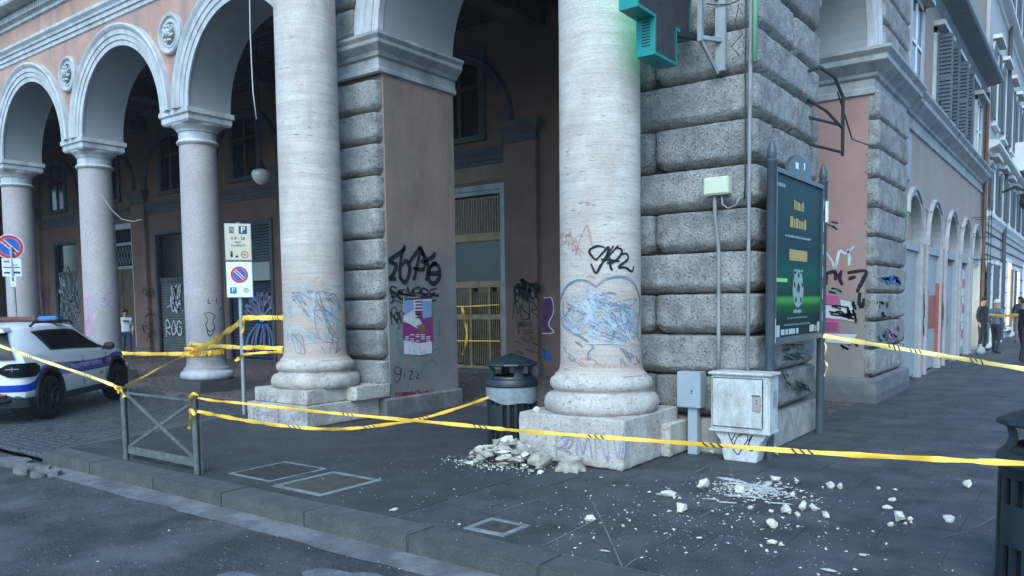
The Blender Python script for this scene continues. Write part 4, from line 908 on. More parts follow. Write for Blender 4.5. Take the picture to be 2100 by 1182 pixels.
mb = MB(); mb.box(-3.645, 7.93, .515, -3.375, 8.09, .905); mb.build('case', BOXM, pb, bevel=.006)
mb = MB(); mb.box(-3.64, 7.926, .53, -3.42, 7.93, .895); mb.build('door', BOXM, pb)
mb = MB(); mb.box(-3.535, 7.97, 0, -3.425, 8.05, .515); mb.build('post', BOXM, pb, bevel=.004)
mb = MB(); mb.disc((-3.47, 7.922, .70), (0, -1, 0), .010); mb.disc((-3.475, 7.922, .675), (0, -1, 0), .008); mb.build('lock', BLACK, pb)
jb = empty('junction_box', (-3.23, 8.05, 2.85), label='cream junction box screwed to the rusticated corner pier', cat='junction box')
mb = MB(); mb.box(-3.37, 7.98, 2.78, -3.10, 8.10, 2.965); mb.build('case', CREAM, jb, bevel=.01)
mb = MB(); mb.box(-3.355, 7.974, 2.795, -3.115, 7.98, 2.95); mb.build('cover', CREAM, jb, bevel=.002)
def pipe(name, pts, r, m_, label, cat='pipe', **k):
    mb = MB(); mb.tube(pts, r, 8); return tag(mb.build(name, m_, None, smooth=True), label, cat, **k)
pipe('conduit', [(-3.27, 8.04, 2.79), (-3.27, 8.05, 2.6), (-3.23, 8.06, 2.2), (-3.225, 8.06, 1.2), (-3.225, 8.06, .9)], .021, PIPE, 'grey conduit running down from the cream junction box to the cabinet')
pipe('conduit', [(-3.19, 8.03, 2.78), (-3.18, 8.03, 2.68), (-3.12, 8.03, 2.63), (-3.03, 8.03, 2.66), (-2.99, 8.03, 2.74)], .011, PIPE, 'short curved conduit beside the junction box', 'cable')
pipe('conduit', [(-2.90, 8.05, 5.9), (-2.90, 8.05, 4.2), (-2.905, 8.055, 3.2), (-2.905, 8.055, 2.2), (-2.905, 8.055, .45)], .020, PIPE, 'long grey conduit down the corner of the rusticated pier')
pipe('conduit', [(-2.955, 8.06, 5.6), (-2.955, 8.06, 4.1), (-2.95, 8.07, 2.9), (-2.96, 8.07, 2.72)], .008, CABLE, 'thin dark cable beside the corner conduit', 'cable')
pipe('conduit', [(-2.85, 8.03, 5.9), (-2.85, 8.03, 5.0), (-2.85, 8.03, 4.08)], .026, flat('green_tube', (.22, .42, .26), .5), 'short pale green tube beside the corner conduit')
pipe('cable', [(-3.35, 7.98, 4.75), (-3.25, 8.0, 4.72), (-3.1, 8.02, 4.70), (-2.9, 8.0, 4.74)], .006, CABLE, 'thin black cable strung from the bracket to the corner conduit', 'cable')
pipe('cable', [(-3.02, 8.03, 4.68), (-3.06, 8.04, 4.5), (-2.98, 8.04, 4.38), (-3.10, 8.04, 4.28), (-3.02, 8.04, 4.18)], .005, CABLE, 'loose black wire hanging on the tooled stone', 'cable')
pipe('cable', [(-2.62, 10.3, 4.2), (-2.75, 11.6, 3.85), (-2.8, 13.45, 4.0)], .010, CABLE, 'dark cable spanning from the iron bracket to the far pier', 'cable')

# ================================================================ WROUGHT IRON BRACKET
ib = empty('iron_bracket', (-2.85, 10.2, 3.8), label='black iron frame sticking out behind the corner pier', cat='bracket')
mb = MB(); X = -2.55
mb.tube([(-2.9, 9.9, 4.40), (-2.75, 10.0, 4.45), (-2.62, 10.15, 4.35), (X, 10.28, 4.12), (X, 10.30, 3.42)], .022, 6); mb.build('curved_bar', IRON, ib)
mb = MB(); mb.tube([(-2.9, 10.0, 4.1), (-2.7, 10.1, 3.95), (X, 10.28, 3.75)], .018, 6); mb.build('brace', IRON, ib)
for z in (3.78, 3.46):
    mb = MB(); mb.tube([(-2.95, 9.9, z+.12), (X, 10.28, z)], .017, 6); mb.build('stay', IRON, ib)

# ================================================================ PHARMACY CROSS
pc = empty('pharmacy_cross', (-3.55, 7.33, 4.65), label='green framed pharmacy cross sign projecting from the corner pier', cat='shop sign')
x0, x1 = -3.70, -3.50; yc, zc = 7.35, 4.66; a, L = .25, .60
def crosspoly(a, L): return [(yc-a, zc-L), (yc+a, zc-L), (yc+a, zc-a), (yc+L, zc-a), (yc+L, zc+a), (yc+a, zc+a), (yc+a, zc+L), (yc-a, zc+L), (yc-a, zc+a), (yc-L, zc+a), (yc-L, zc-a), (yc-a, zc-a)]
P = crosspoly(a, L); mb = MB(); n = len(P)
vs = [(x0, p[0], p[1]) for p in P]+[(x1, p[0], p[1]) for p in P]; mb.add(vs, [(i, (i+1) % n, n+(i+1) % n, n+i) for i in range(n)])
Q = crosspoly(a-.03, L-.03)
for X in (x0, x1): mb.add([(X, p[0], p[1]) for p in P]+[(X, p[0], p[1]) for p in Q], [(i, (i+1) % n, n+(i+1) % n, n+i) for i in range(n)])
mb.build('case', TEAL, pc, keep=True)
mb = MB(); mb.add([(x1-.012, p[0], p[1]) for p in Q], (tuple(range(n)),)); mb.build('grille', MESHM, pc, keep=True)
mb = MB()
def inside(y, z): return (abs(y-yc) < a-.035 and abs(z-zc) < L-.035) or (abs(y-yc) < L-.035 and abs(z-zc) < a-.035)
z = zc-L+.045
while z < zc+L-.04:
    hw = (a-.032) if abs(z-zc) > a-.04 else (L-.032); mb.box(x1-.011, yc-hw, z, x1-.003, yc+hw, z+.008); z += .02
mb.build('grille_slats', MESHM, pc)
mb = MB(); mb.add([(x0+.012, p[0], p[1]) for p in Q], (tuple(range(n)),)); mb.build('lit_face', GLOW, pc, keep=True)
mb = MB()
for i in range(9): mb.box(x0+.06, yc-a-.003, 4.15+i*.028, x1-.05, yc-a+.001, 4.15+i*.028+.009)
mb.build('vent_slots', BLACK, pc)
mb = MB(); mb.bar((-3.6, yc+.1, 4.40), (-3.42, 8.0, 4.42), .05, .06); mb.bar((-3.6, yc+.4, 4.86), (-3.42, 8.0, 4.86), .05, .06); mb.build('support_arm', IRON, pc)
wb = empty('wall_bracket', (-3.3, 8.0, 4.4), label='pale galvanised bracket frame holding the pharmacy cross to the pier', cat='bracket')
mb = MB(); mb.box(-3.27, 8.02, 4.05, -3.16, 8.07, 4.84); mb.build('wall_plate', WHITEF, wb, bevel=.005)
mb = MB(); mb.box(-3.36, 7.78, 4.32, -3.31, 7.83, 4.88); mb.bar((-3.335, 7.80, 4.86), (-3.24, 8.03, 4.78), .035, .04); mb.bar((-3.335, 7.80, 4.36), (-3.20, 8.03, 4.36), .035, .04); mb.bar((-3.335, 7.80, 4.34), (-3.24, 8.03, 4.03), .03, .035); mb.build('frame', GALV, wb)

# ================================================================ ADVERTISING BOARD
ad = empty('advertising_board', (-2.66, 9.4, 0), label='tall framed advertising board with a football poster, beside the corner pier', cat='advertising board')
XB = -2.70
y0, y1 = 8.16, 9.93
for yy in (y0-.02, y1+.10):
    mb = MB(); mb.lathe([(.05, 0), (.05, 3.06), (.058, 3.07), (.058, 3.10), (.04, 3.11), (.052, 3.15), (.045, 3.21), (.02, 3.28), (.001, 3.31)], 14, (XB, yy)); mb.build('post', POSTM, ad, smooth=True, auto=40)
mb = MB(); mb.box(XB-.03, y0+.04, 1.20, XB+.03, y1+.04, 1.27); mb.box(XB-.03, y0+.04, 2.99, XB+.03, y1+.04, 3.04); mb.box(XB-.03, y0+.04, 1.27, XB+.03, y0+.08, 2.99); mb.box(XB-.03, y1, 1.27, XB+.03, y1+.04, 2.99); mb.box(XB-.028, y0+.08, 1.27, XB+.004, y1, 2.99); mb.build('frame', POSTM, ad)
mb = MB(); pts = [(y0+.45, 3.04)]+[((y0+y1)/2+.42*math.cos(t), 3.06+.20*math.sin(t)) for t in [math.pi*(1-i/16) for i in range(17)]]+[(y1-.45, 3.04)]
mb.prism(pts, lambda a_, b_: (XB-.02, a_, b_), lambda a_, b_: (XB+.02, a_, b_)); mb.build('crest', POSTM, ad)
mb = MB(); mb.box(XB+.021, 8.86, 3.10, XB+.024, 8.96, 3.17); mb.box(XB+.021, 9.16, 3.12, XB+.024, 9.20, 3.20); mb.build('small_label', SIGNW, ad)
# printed poster: dark teal, green floodlit pitch at the bottom
PM = bpy.data.materials.new('poster_print'); PM.use_nodes = True; t_ = PM.node_tree; b_ = t_.nodes['Principled BSDF']; b_.inputs['Roughness'].default_value = .6; b_.inputs['Specular IOR Level'].default_value = .1
g_ = t_.nodes.new('ShaderNodeNewGeometry'); sx = t_.nodes.new('ShaderNodeSeparateXYZ'); t_.links.new(g_.outputs['Position'], sx.inputs[0])
mr = t_.nodes.new('ShaderNodeMapRange'); mr.inputs[1].default_value = 1.27; mr.inputs[2].default_value = 2.99; t_.links.new(sx.outputs[2], mr.inputs[0])
cr = t_.nodes.new('ShaderNodeValToRGB'); e = cr.color_ramp.elements; e[0].position = 0; e[0].color = (.008, .018, .022, 1); e[1].position = 1; e[1].color = (.03, .06, .07, 1)
for p_, c_ in ((.12, (.008, .022, .02, 1)), (.19, (.015, .08, .02, 1)), (.235, (.10, .30, .05, 1)), (.26, (.012, .04, .03, 1)), (.40, (.008, .075, .055, 1)), (.56, (.012, .035, .045, 1))):
    q = e.new(p_); q.color = c_
t_.links.new(mr.outputs[0], cr.inputs[0]); t_.links.new(cr.outputs[0], b_.inputs['Base Color'])
mb = MB(); mb.quad((XB+.006, y0+.08, 1.27), (XB+.006, y1, 1.27), (XB+.006, y1, 2.99), (XB+.006, y0+.08, 2.99)); mb.build('poster', PM, ad, keep=True)
YM = (y0+y1)/2
def pz(name, rects, m_, lift=.009):
    mb = MB()
    for (ya, za, yb, zb) in rects: mb.quad((XB+lift, ya, za), (XB+lift, yb, za), (XB+lift, yb, zb), (XB+lift, ya, zb))
    return mb.build(name, m_, ad, keep=True)
def bars(yc_, z_, wid, h_, seed, m_, name='print_line'):
    r_ = random.Random(seed); y = yc_-wid/2; R_ = []
    while y < yc_+wid/2:
        w_ = r_.uniform(.35, .9)*h_; R_.append((y, z_, min(y+w_, yc_+wid/2), z_+h_*r_.uniform(.7, 1.0))); y += w_+h_*r_.choice((.2, .2, .5))
    return pz(name, R_, m_)
PY = flat('print_yellow', (.38, .27, .07), .5); PW = flat('print_white', (.42, .46, .46), .5); PG = flat('print_grey', (.20, .25, .26), .3)
bars(YM, 2.66, .36, .11, 1, PY); bars(YM, 2.46, .62, .12, 2, PY); bars(YM, 2.35, .95, .025, 3, PG); bars(y0+.27, 2.86, .26, .04, 4, PG)
pz('print_band', [(YM-.33, 2.10, YM+.33, 2.22)], PY); 
for i, (z_, w_) in enumerate(((1.98, .34), (1.93, .30), (1.84, .38), (1.79, .18))): bars(YM, z_, w_, .03, 5+i, PG)
bars(YM, 1.52, .30, .04, 9, PW); bars(YM, 1.46, .75, .018, 10, PG); bars(YM, 1.385, .95, .022, 11, PG)
[pz('print_logo', [q_], PW) for q_ in [(y0+.09, 1.275, y0+.26, 1.40), (y0+.30, 1.29, y0+.42, 1.35), (y0+.45, 1.29, y0+.54, 1.35), (y0+.57, 1.29, y0+.80, 1.35), (y0+.83, 1.29, y0+.92, 1.35), (y1-.42, 1.29, y1-.24, 1.37), (y1-.11, 1.28, y1-.01, 1.40)]]; pz('print_logo_yellow', [(y1-.22, 1.29, y1-.13, 1.36)], PY)
mb = MB(); mb.add([(XB+.010, YM+.20*math.cos(t), 1.78+.20*math.sin(t)) for t in [2*math.pi*i/28 for i in range(28)]], (tuple(range(28)),)); mb.build('printed_ball', flat('print_ball', (.26, .33, .30), .5), ad, keep=True)
mb = MB()
def pent(cy_, cz_, r_, ph): mb.add([(XB+.0115, cy_+r_*math.cos(ph+i*2*math.pi/5), cz_+r_*math.sin(ph+i*2*math.pi/5)) for i in range(5)], (tuple(range(5)),))
pent(YM+.01, 1.80, .062, math.pi/2)
for k_ in range(5): aa = math.pi/2+k_*2*math.pi/5; pent(YM+.01+.152*math.cos(aa), 1.79+.152*math.sin(aa), .036, aa+math.pi)
mb.build('printed_ball_patches', BLACK, ad, keep=True)
pz('print_light', [(y0+.10, 1.86, y0+.50, 1.90)], flat('print_green', (.22, .55, .12), .3))
pz('torn_paper', [(y1+.012, 1.4+i*.27, y1+.03, 1.52+i*.27) for i in range(6)], SIGNW, .032)
mb = MB(); mb.box(XB+.031, y0-.02, 1.22, XB+.036, y0+.045, 1.48); mb.build('small_label', SIGNW, ad)
mb = MB(); mb.box(XB+.031, y1+.07, 2.60, XB+.06, y1+.12, 2.85); mb.build('small_label', SIGNW, ad)

# ================================================================ SIGN POSTS
def disc_sign(t, c, nrm, r, ring=.24):
    """blue disc, red ring and one red diagonal bar"""
    n_ = Vector(nrm).normalized(); c = Vector(c); hx = Vector((0, 0, 1)).cross(n_).normalized()
    mb = MB(); mb.disc(c-n_*.004, n_, r*1.06, 40); mb.build('sign_back', SIGNW, t)
    mb = MB(); mb.disc(c, n_, r, 40, hole=r*(1-ring)); 
    d = (hx*-1+Vector((0, 0, 1))).normalized(); q = d.cross(n_); w_ = r*.10; L_ = r*.82; mb.quad(c+n_*.003-d*L_-q*w_, c+n_*.003+d*L_-q*w_, c+n_*.003+d*L_+q*w_, c+n_*.003-d*L_+q*w_); mb.build('red_ring', SIGNR, t)
    mb = MB(); mb.disc(c, n_, r*(1-ring)*.97, 40); mb.build('blue_field', SIGNB, t)
    mb = MB(); w2 = r*.17; L_ = r*.76; mb.quad(c+n_*.0015-d*L_-q*w2, c+n_*.0015+d*L_-q*w2, c+n_*.0015+d*L_+q*w2, c+n_*.0015-d*L_+q*w2); mb.build('white_edge', SIGNW, t)
def plate(t, c, nrm, w_, h_, m_, name='plate', th=.006, lift=0):
    n_ = Vector(nrm).normalized(); hx = Vector((0, 0, 1)).cross(n_).normalized(); c = Vector(c)+n_*lift
    mb = MB(); mb.obox(c, hx, n_, Vector((0, 0, 1)), w_/2, th/2, h_/2); return mb.build(name, m_, t, bevel=.0), hx, n_
ps = empty('parking_sign_post', (-10.58, 7.25, 0), label='grey pole with a cream parking hours plate above a white no parking plate', cat='road sign')
mb = MB(); mb.tube([(-10.58, 7.25, 0), (-10.56, 7.25, 2.95)], .032, 12); mb.build('pole', GALV, ps, smooth=True, auto=40)
NP = Vector((.80, -.60, 0)).normalized(); HX = Vector((0, 0, 1)).cross(NP).normalized()
cU = Vector((-10.53, 7.22, 2.655)); cL = Vector((-10.53, 7.22, 2.085)); wp = .385
plate(ps, cU, NP, wp, .56, GALV, 'plate_back', .012, -.004); plate(ps, cU, NP, wp-.02, .54, SIGNC, 'upper_plate', .006, .005)
plate(ps, cL, NP, wp, .55, GALV, 'plate_back', .012, -.004); plate(ps, cL, NP, wp-.02, .53, SIGNW, 'lower_plate', .006, .005)
def pl(c, u, v, lift=.010): return c+HX*u+Vector((0, 0, v))+NP*lift
rotp = (math.pi/2, 0, math.atan2(HX.y, HX.x))
def ptxt(s_, size, c, u, v, m_, lift=.0115):
    o = text_obj(s_, size, pl(c, u, v, lift)-Vector(ps.location), rotp, m_, ps); return o
def prect(c, u, v, w_, h_, m_, name='symbol', lift=.0095):
    mb = MB(); mb.quad(pl(c, u-w_/2, v-h_/2, lift), pl(c, u+w_/2, v-h_/2, lift), pl(c, u+w_/2, v+h_/2, lift), pl(c, u-w_/2, v+h_/2, lift)); return mb.build(name, m_, ps, keep=True)
prect(cU, .075, .18, .12, .12, SIGNK); ptxt('P', .13, cU, .075, .18, SIGNW); prect(cU, -.09, .18, .07, .10, flat('print_slate', (.12, .14, .17), .5)); ptxt('M', .06, cU, -.09, .18, SIGNC)
ptxt('0 8 - 20', .065, cU, 0, .055, BLACK); ptxt('MAX', .045, cU, 0, -.005, BLACK); ptxt('15 MINUTI', .045, cU, 0, -.055, BLACK)
mb = MB(); mb.disc(pl(cU, -.10, -.155, .0105), NP, .017); mb.quad(pl(cU, -.115, -.23), pl(cU, -.085, -.23), pl(cU, -.08, -.175), pl(cU, -.12, -.175)); mb.quad(pl(cU, -.045, -.235), pl(cU, -.01, -.235), pl(cU, -.01, -.205), pl(cU, -.045, -.205)); mb.build('symbol', BLACK, ps)
def wheelmark(c, u, v, m1, r_=.042):
    mb = MB(); mb.disc(pl(c, u, v, .0105), NP, r_, 24, hole=r_*.78); mb.build('symbol', m1, ps)
    mb = MB()
    for k_ in range(4):
        a_ = k_*math.pi/2; p0 = pl(c, u+r_*.6*math.cos(a_), v+r_*.6*math.sin(a_), .011); s1 = pl(c, u+r_*.15*math.cos(a_)+r_*.2*math.sin(a_), v+r_*.15*math.sin(a_)-r_*.2*math.cos(a_), .011); s2 = pl(c, u+r_*.15*math.cos(a_)-r_*.2*math.sin(a_), v+r_*.15*math.sin(a_)+r_*.2*math.cos(a_), .011); mb.add([p0, s1, s2], ((0, 1, 2),))
    mb.build('symbol', m1, ps)
wheelmark(cU, .09, -.19, SIGNR, .055); wheelmark(cL, .09, -.165, BLACK, .036)
disc_sign(ps, pl(cL, 0, .075, .014), NP, .125)
prect(cL, -.095, -.165, .095, .095, flat('sign_teal', (.03, .16, .30), .4)); ptxt('P', .09, cL, -.095, -.165, SIGNW)
ns = empty('no_parking_sign_post', (-23.0, 9.0-.75, 0), label='round no parking sign with tow away plate on a thin pole at the left edge', cat='road sign')
NX = Vector((.93, -.37, 0)).normalized(); by = 8.25
def at(x_, y_): return onY(by)(x_, y_)[0]
c0 = at(20, 507); kf = (c0-CAMP).length/1610
mb = MB(); pp = at(40, 740); mb.tube([(pp.x, by, 0), (at(22, 500).x, by, c0.z)], .035, 8); mb.build('pole', GALV, ns)
disc_sign(ns, c0+NX*.05, NX, .285)
p1 = at(24, 549)+NX*.06; plate(ns, p1, NX, .40, .44, SIGNW, 'tow_plate')
H2 = Vector((0, 0, 1)).cross(NX).normalized()
def r2(u, v, w_, h_, m_):
    q = p1+NX*.006; Z_ = Vector((0, 0, 1)); mb = MB(); mb.quad(q+H2*(u-w_/2)+Z_*(v-h_/2), q+H2*(u+w_/2)+Z_*(v-h_/2), q+H2*(u+w_/2)+Z_*(v+h_/2), q+H2*(u-w_/2)+Z_*(v+h_/2)); mb.build('symbol', m_, ns, keep=True)
r2(0, .0, .34, .025, SIGNK); r2(-.1, .14, .12, .05, PG); r2(.07, .06, .12, .02, PG); r2(-.1, -.13, .12, .04, SIGNK); r2(.09, -.125, .17, .05, SIGNK)
p1 = at(27, 578)+NX*.06; plate(ns, p1, NX, .12, .26, SIGNW, 'arrow_plate'); r2(0, .06, .03, .1, BLACK)

# ================================================================ HANGING LAMP AND WIRE
hl = empty('hanging_lamp', (-16.45, 12.0, 4.8), label='white drop shaped globe lamp hanging in the portico behind the left column', cat='lamp')
mb = MB(); mb.lathe([(.06, 5.02), (.10, 5.0), (.20, 4.97), (.235, 4.90), (.23, 4.83), (.18, 4.73), (.10, 4.66), (.03, 4.63), (.001, 4.625)], 24, (-16.45, 12.0)); mb.build('globe', LAMPG, hl, smooth=True)
mb = MB(); mb.lathe([(.001, 5.22), (.05, 5.2), (.07, 5.1), (.12, 5.03), (.14, 4.99)], 16, (-16.45, 12.0)); mb.build('lamp_cap', IRON, hl, smooth=True)
mb = MB(); mb.tube([(-16.45, 12, 5.2), (-16.45, 12, 8.2)], .014, 6); mb.build('lamp_rod', IRON, hl)
pts = [onY(8.0)(x_, y_)[0] for x_, y_ in ((512, -60), (512, 0), (513, 60), (516, 130), (519, 190), (526, 245))]
pipe('hanging_wire', pts, .010, flat('pale_wire', (.45, .45, .43), .6), 'pale wire hanging loose in front of the third arch', 'wire')
pts = [onY(8.5)(x_, y_)[0] for x_, y_ in ((208, 400), (230, 432), (250, 450), (275, 455), (290, 450))]
pipe('hanging_wire', pts, .008, flat('thin_wire', (.30, .27, .22), .6), 'thin sagging wire beside the middle granite column', 'wire')
# ================================================================ BARRIER TAPE
TAPES = 'yellow warning tape strung round the scene'
def tape(pts, width, label, nrm=None, twist=0.0, marks=(), seed=0, mat_=None, thick=.0012, sub=10, parent=None, name='barrier_tape'):
    """ribbon through 3-D points with a slow twist, creased across, with black print marks"""
    r_ = random.Random(seed); P = []
    pts = [Vector(p) for p in pts]
    for i in range(len(pts)-1):
        p0, p1, p2, p3 = pts[max(i-1, 0)], pts[i], pts[i+1], pts[min(i+2, len(pts)-1)]
        for j in range(sub):
            t = j/sub; P.append(0.5*((2*p1)+(p2-p0)*t+(2*p0-5*p1+4*p2-p3)*t*t+(3*p1-p0-3*p2+p3)*t**3))
    P.append(pts[-1]); n = len(P); mb = MB(); vs = []; fs = []; fr = []
    for i in range(n):
        d = (P[min(i+1, n-1)]-P[max(i-1, 0)]).normalized()
        view = (CAMP-P[i]).normalized() if nrm is None else Vector(nrm)
        s_ = d.cross(view).normalized(); q = s_.cross(d).normalized()
        a = twist*math.sin(i*0.33+seed)+r_.uniform(-.3, .3); s2 = s_*math.cos(a)+q*math.sin(a)
        w_ = (width[0]+(width[1]-width[0])*i/(n-1) if isinstance(width, tuple) else width)*(0.86+0.14*math.sin(i*.8+seed)+r_.uniform(-.04, .04))
        crown = q*(w_*.16)
        vs += [P[i]-s2*w_/2, P[i]+crown*(.6+.5*math.sin(i*.5)), P[i]+s2*w_/2]; fr.append((P[i], s2, q, w_))
    for i in range(n-1):
        for k_ in range(2): fs.append((3*i+k_, 3*i+k_+1, 3*i+k_+4, 3*i+k_+3))
    mb.add(vs, fs)
    if parent is None:
        t = empty(name, tuple(P[0]), label=label, cat='warning tape', group=TAPES)
    else: t = parent
    mb.build('tape_band' if parent is None else 'tape_loop', mat_ or YELL, t, keep=True, smooth=True)
    cum = [0.0]
    for i in range(n-1): cum.append(cum[-1]+(P[i+1]-P[i]).length)
    for f in marks:
        mk = MB(); s0 = f*cum[-1]
        for j in range(3):
            for half in (-1, 1):
                sp_ = min(max(s0+(j-1)*.05, 0.001), cum[-1]-.01); i = max(q for q in range(n-1) if cum[q] <= sp_); u = (sp_-cum[i])/max(cum[i+1]-cum[i], 1e-6)
                p, s2, q, w_ = fr[i]; d = (P[i+1]-P[i]).normalized(); ctr = p.lerp(P[i+1], u); cr = q*(w_*.16*(.6+.5*math.sin(i*.5)))
                e_ = ctr+s2*(half*w_*.47); sl = d*(.016*half)
                vw = (CAMP-ctr).normalized()*.005; L = .007
                mk.quad(ctr+cr-d*L+vw, ctr+cr+d*L+vw, e_+d*L+sl+vw, e_-d*L+sl+vw)
        mk.build('printed_mark', BLACK, t, keep=True)
    return t
def along(pix, Ys):
    out = []
    for (x_, y_), Y in zip(pix, Ys): out.append(onY(Y)(x_, y_)[0])
    return out
p1t = Vector((-8.60, 4.34, .79)); p2t = Vector((-7.20, 4.34, .77))
# front long tape: barrier -> right litter bin and beyond
t = tape(along([(405, 816), (440, 822), (512, 829), (620, 841), (700, 849), (850, 863), (1000, 877), (1068, 884), (1280, 900), (1500, 916), (1700, 930), (1900, 941), (2060, 949), (2230, 957)],
    [4.36, 4.40, 4.47, 4.55, 4.6, 4.7, 4.78, 4.82, 4.88, 4.93, 4.96, 4.99, 5.0, 5.0]), (.027, .038), 'longest yellow tape, crossing in front of the right column base and the cabinet', twist=.5, marks=(.27, .46, .60, .72, .80), seed=1)
a_ = gz(2100, 951)
# sagging tape from barrier to the litter bin
tape(along([(400, 843), (440, 851), (500, 862), (560, 871), (640, 879), (700, 880), (760, 875), (850, 862), (930, 840), (1003, 815)], [4.36, 4.5, 4.75, 5.0, 5.3, 5.6, 5.9, 6.3, 6.8, 7.14]),
     (.042, .038), 'sagging yellow tape looping from the metal barrier to the litter bin', twist=.5, marks=(.30, .55, .74), seed=2)
# barrier left post to the left of the frame
tape(along([(247, 797), (200, 778), (120, 751), (40, 724), (-10, 706), (-140, 655)], [4.34, 4.32, 4.28, 4.24, 4.22, 4.1]), .042, 'yellow tape rising from the barrier past the police car to the left', twist=.5, marks=(.14, .42), seed=3, mat_=YELP)
# barrier left post to the third granite column
tape([p1t]+along([(300, 770), (340, 748), (383, 728)], [5.6, 7.0, 8.62]), .04, 'thin yellow tape running from the barrier to the nearest granite column', twist=.8, marks=(.7,), seed=4)
# middle column to nearest column
tape(along([(205, 716), (245, 724), (300, 726), (383, 726)], [8.60, 8.62, 8.62, 8.61]), .085, 'flat yellow tape between the middle and the nearest granite columns', twist=.15, marks=(.42, .8, .97), seed=5)
# around nearest column
t = None
def ring(cx, cy, r_, z0, z1, a0, a1, n=14): return [(cx+r_*math.cos(a0+(a1-a0)*i/n), cy+r_*math.sin(a0+(a1-a0)*i/n), z0+(z1-z0)*i/n) for i in range(n+1)]
za = onY(8.61)(400, 728)[0].z
t = tape(ring(-14.33, 9.0, .392, za-.0, za+.03, -2.5, .4), .125, 'broad yellow tape wrapped round the nearest granite column', nrm=None, twist=.05, marks=(.1, .5, .62), seed=6, mat_=YELL)
tape(ring(-14.33, 9.0, .397, za+.10, za+.16, -2.4, .4), .07, None, twist=.1, seed=7, parent=t)
# column to pole and on to left travertine column
tape(along([(388, 705), (440, 710), (497, 713)], [8.62, 8.0, 7.25])+along([(530, 713), (580, 715)], [7.3, 7.35]), .075, 'upper yellow tape from the nearest granite column past the parking sign pole', twist=.3, marks=(.05, .6, .7), seed=8)
tape(along([(388, 724), (415, 714), (440, 698), (470, 678), (498, 657)], [8.6, 8.3, 8.0, 7.6, 7.22]), .095, 'slanting yellow tape climbing from the granite column to the sign pole', twist=.2, marks=(.5,), seed=9)
tape(along([(498, 652), (530, 652), (582, 652)], [7.20, 7.25, 7.3]), .085, 'short level yellow tape from the sign pole to the left travertine column', twist=.2, marks=(.8,), seed=10)
tape(along([(498, 728), (530, 724), (580, 722)], [7.20, 7.25, 7.3]), .045, 'thin lower yellow tape behind the sign pole', twist=.5, marks=(.7,), seed=11)
k1 = tape(along([(501, 650), (500, 662), (498, 674), (496, 683)], [7.19]*4), .05, 'knotted yellow tape end hanging from the sign pole', twist=.9, seed=12, sub=5)
tape(along([(500, 728), (494, 732), (487, 737), (482, 740)], [7.19]*4), .06, None, twist=.9, seed=13, sub=5, parent=k1)
# knots on the barrier posts
k2 = tape([(-8.64, 4.33, .74), (-8.60, 4.33, .80), (-8.55, 4.33, .76), (-8.52, 4.34, .70)], .05, 'crumpled yellow tape knot on the left post of the barrier', twist=1.2, seed=14, sub=5)
tape([(-8.70, 4.33, .82), (-8.62, 4.32, .79), (-8.56, 4.33, .81)], .06, None, twist=1.5, seed=15, sub=5, parent=k2)
k3 = tape([(-7.25, 4.33, .70), (-7.20, 4.32, .77), (-7.15, 4.33, .82), (-7.08, 4.33, .80)], .05, 'crumpled yellow tape knot on the right post of the barrier', twist=1.2, seed=16, sub=5)
tape([(-7.26, 4.33, .62), (-7.20, 4.33, .66), (-7.24, 4.33, .54), (-7.26, 4.33, .46)], .04, None, twist=1.0, seed=17, sub=5, parent=k3)
tape([(-7.20, 4.33, .66), (-7.15, 4.33, .60), (-7.22, 4.33, .57)], .035, None, twist=1.0, seed=18, sub=5, parent=k3)
# right: from the board post away to the right
tape([onY(10.0)(1683, 688)[0]]+along([(1760, 701), (1850, 716), (1960, 734), (2100, 757), (2260, 782)], [10.0, 10.0, 10.0, 10.0, 10.0]), .060, 'yellow tape stretched from the advertising board across the side street pavement', twist=.4, marks=(.3, .38, .6), seed=19, mat_=YELP)
tape(along([(1686, 692), (1694, 712), (1690, 735), (1697, 752), (1690, 772)], [10.02]*5), .025, 'torn yellow tape end dangling beside the board post', twist=1.2, seed=20, sub=6, mat_=YELP)
tape(along([(2030, 646), (2060, 648), (2095, 646)], [26.0, 25.5, 25.0]), .09, 'distant yellow tape behind the people in the side street', twist=.1, seed=21)
# tape reflections in the main door glass, shaped as ribbons in front of it
d1 = tape([(-13.3, 14.62, 1.62), (-12.3, 14.58, 1.60), (-11.2, 14.62, 1.63)], .035, 'yellow tape reflections in the bronze street door glass, shaped as ribbons', twist=.2, seed=22)
tape([(-13.3, 14.62, .75), (-12.3, 14.58, .77), (-11.2, 14.62, .78)], .035, None, twist=.2, seed=23, parent=d1)
tape([(-12.32, 14.58, 1.62), (-12.18, 14.55, 1.2), (-12.15, 14.55, .85), (-12.30, 14.56, .42)], .07, None, twist=.9, seed=24, parent=d1)
tape([(-12.95, 14.58, .76), (-12.8, 14.56, .55), (-12.6, 14.56, .38)], .03, None, twist=.9, seed=25, parent=d1)

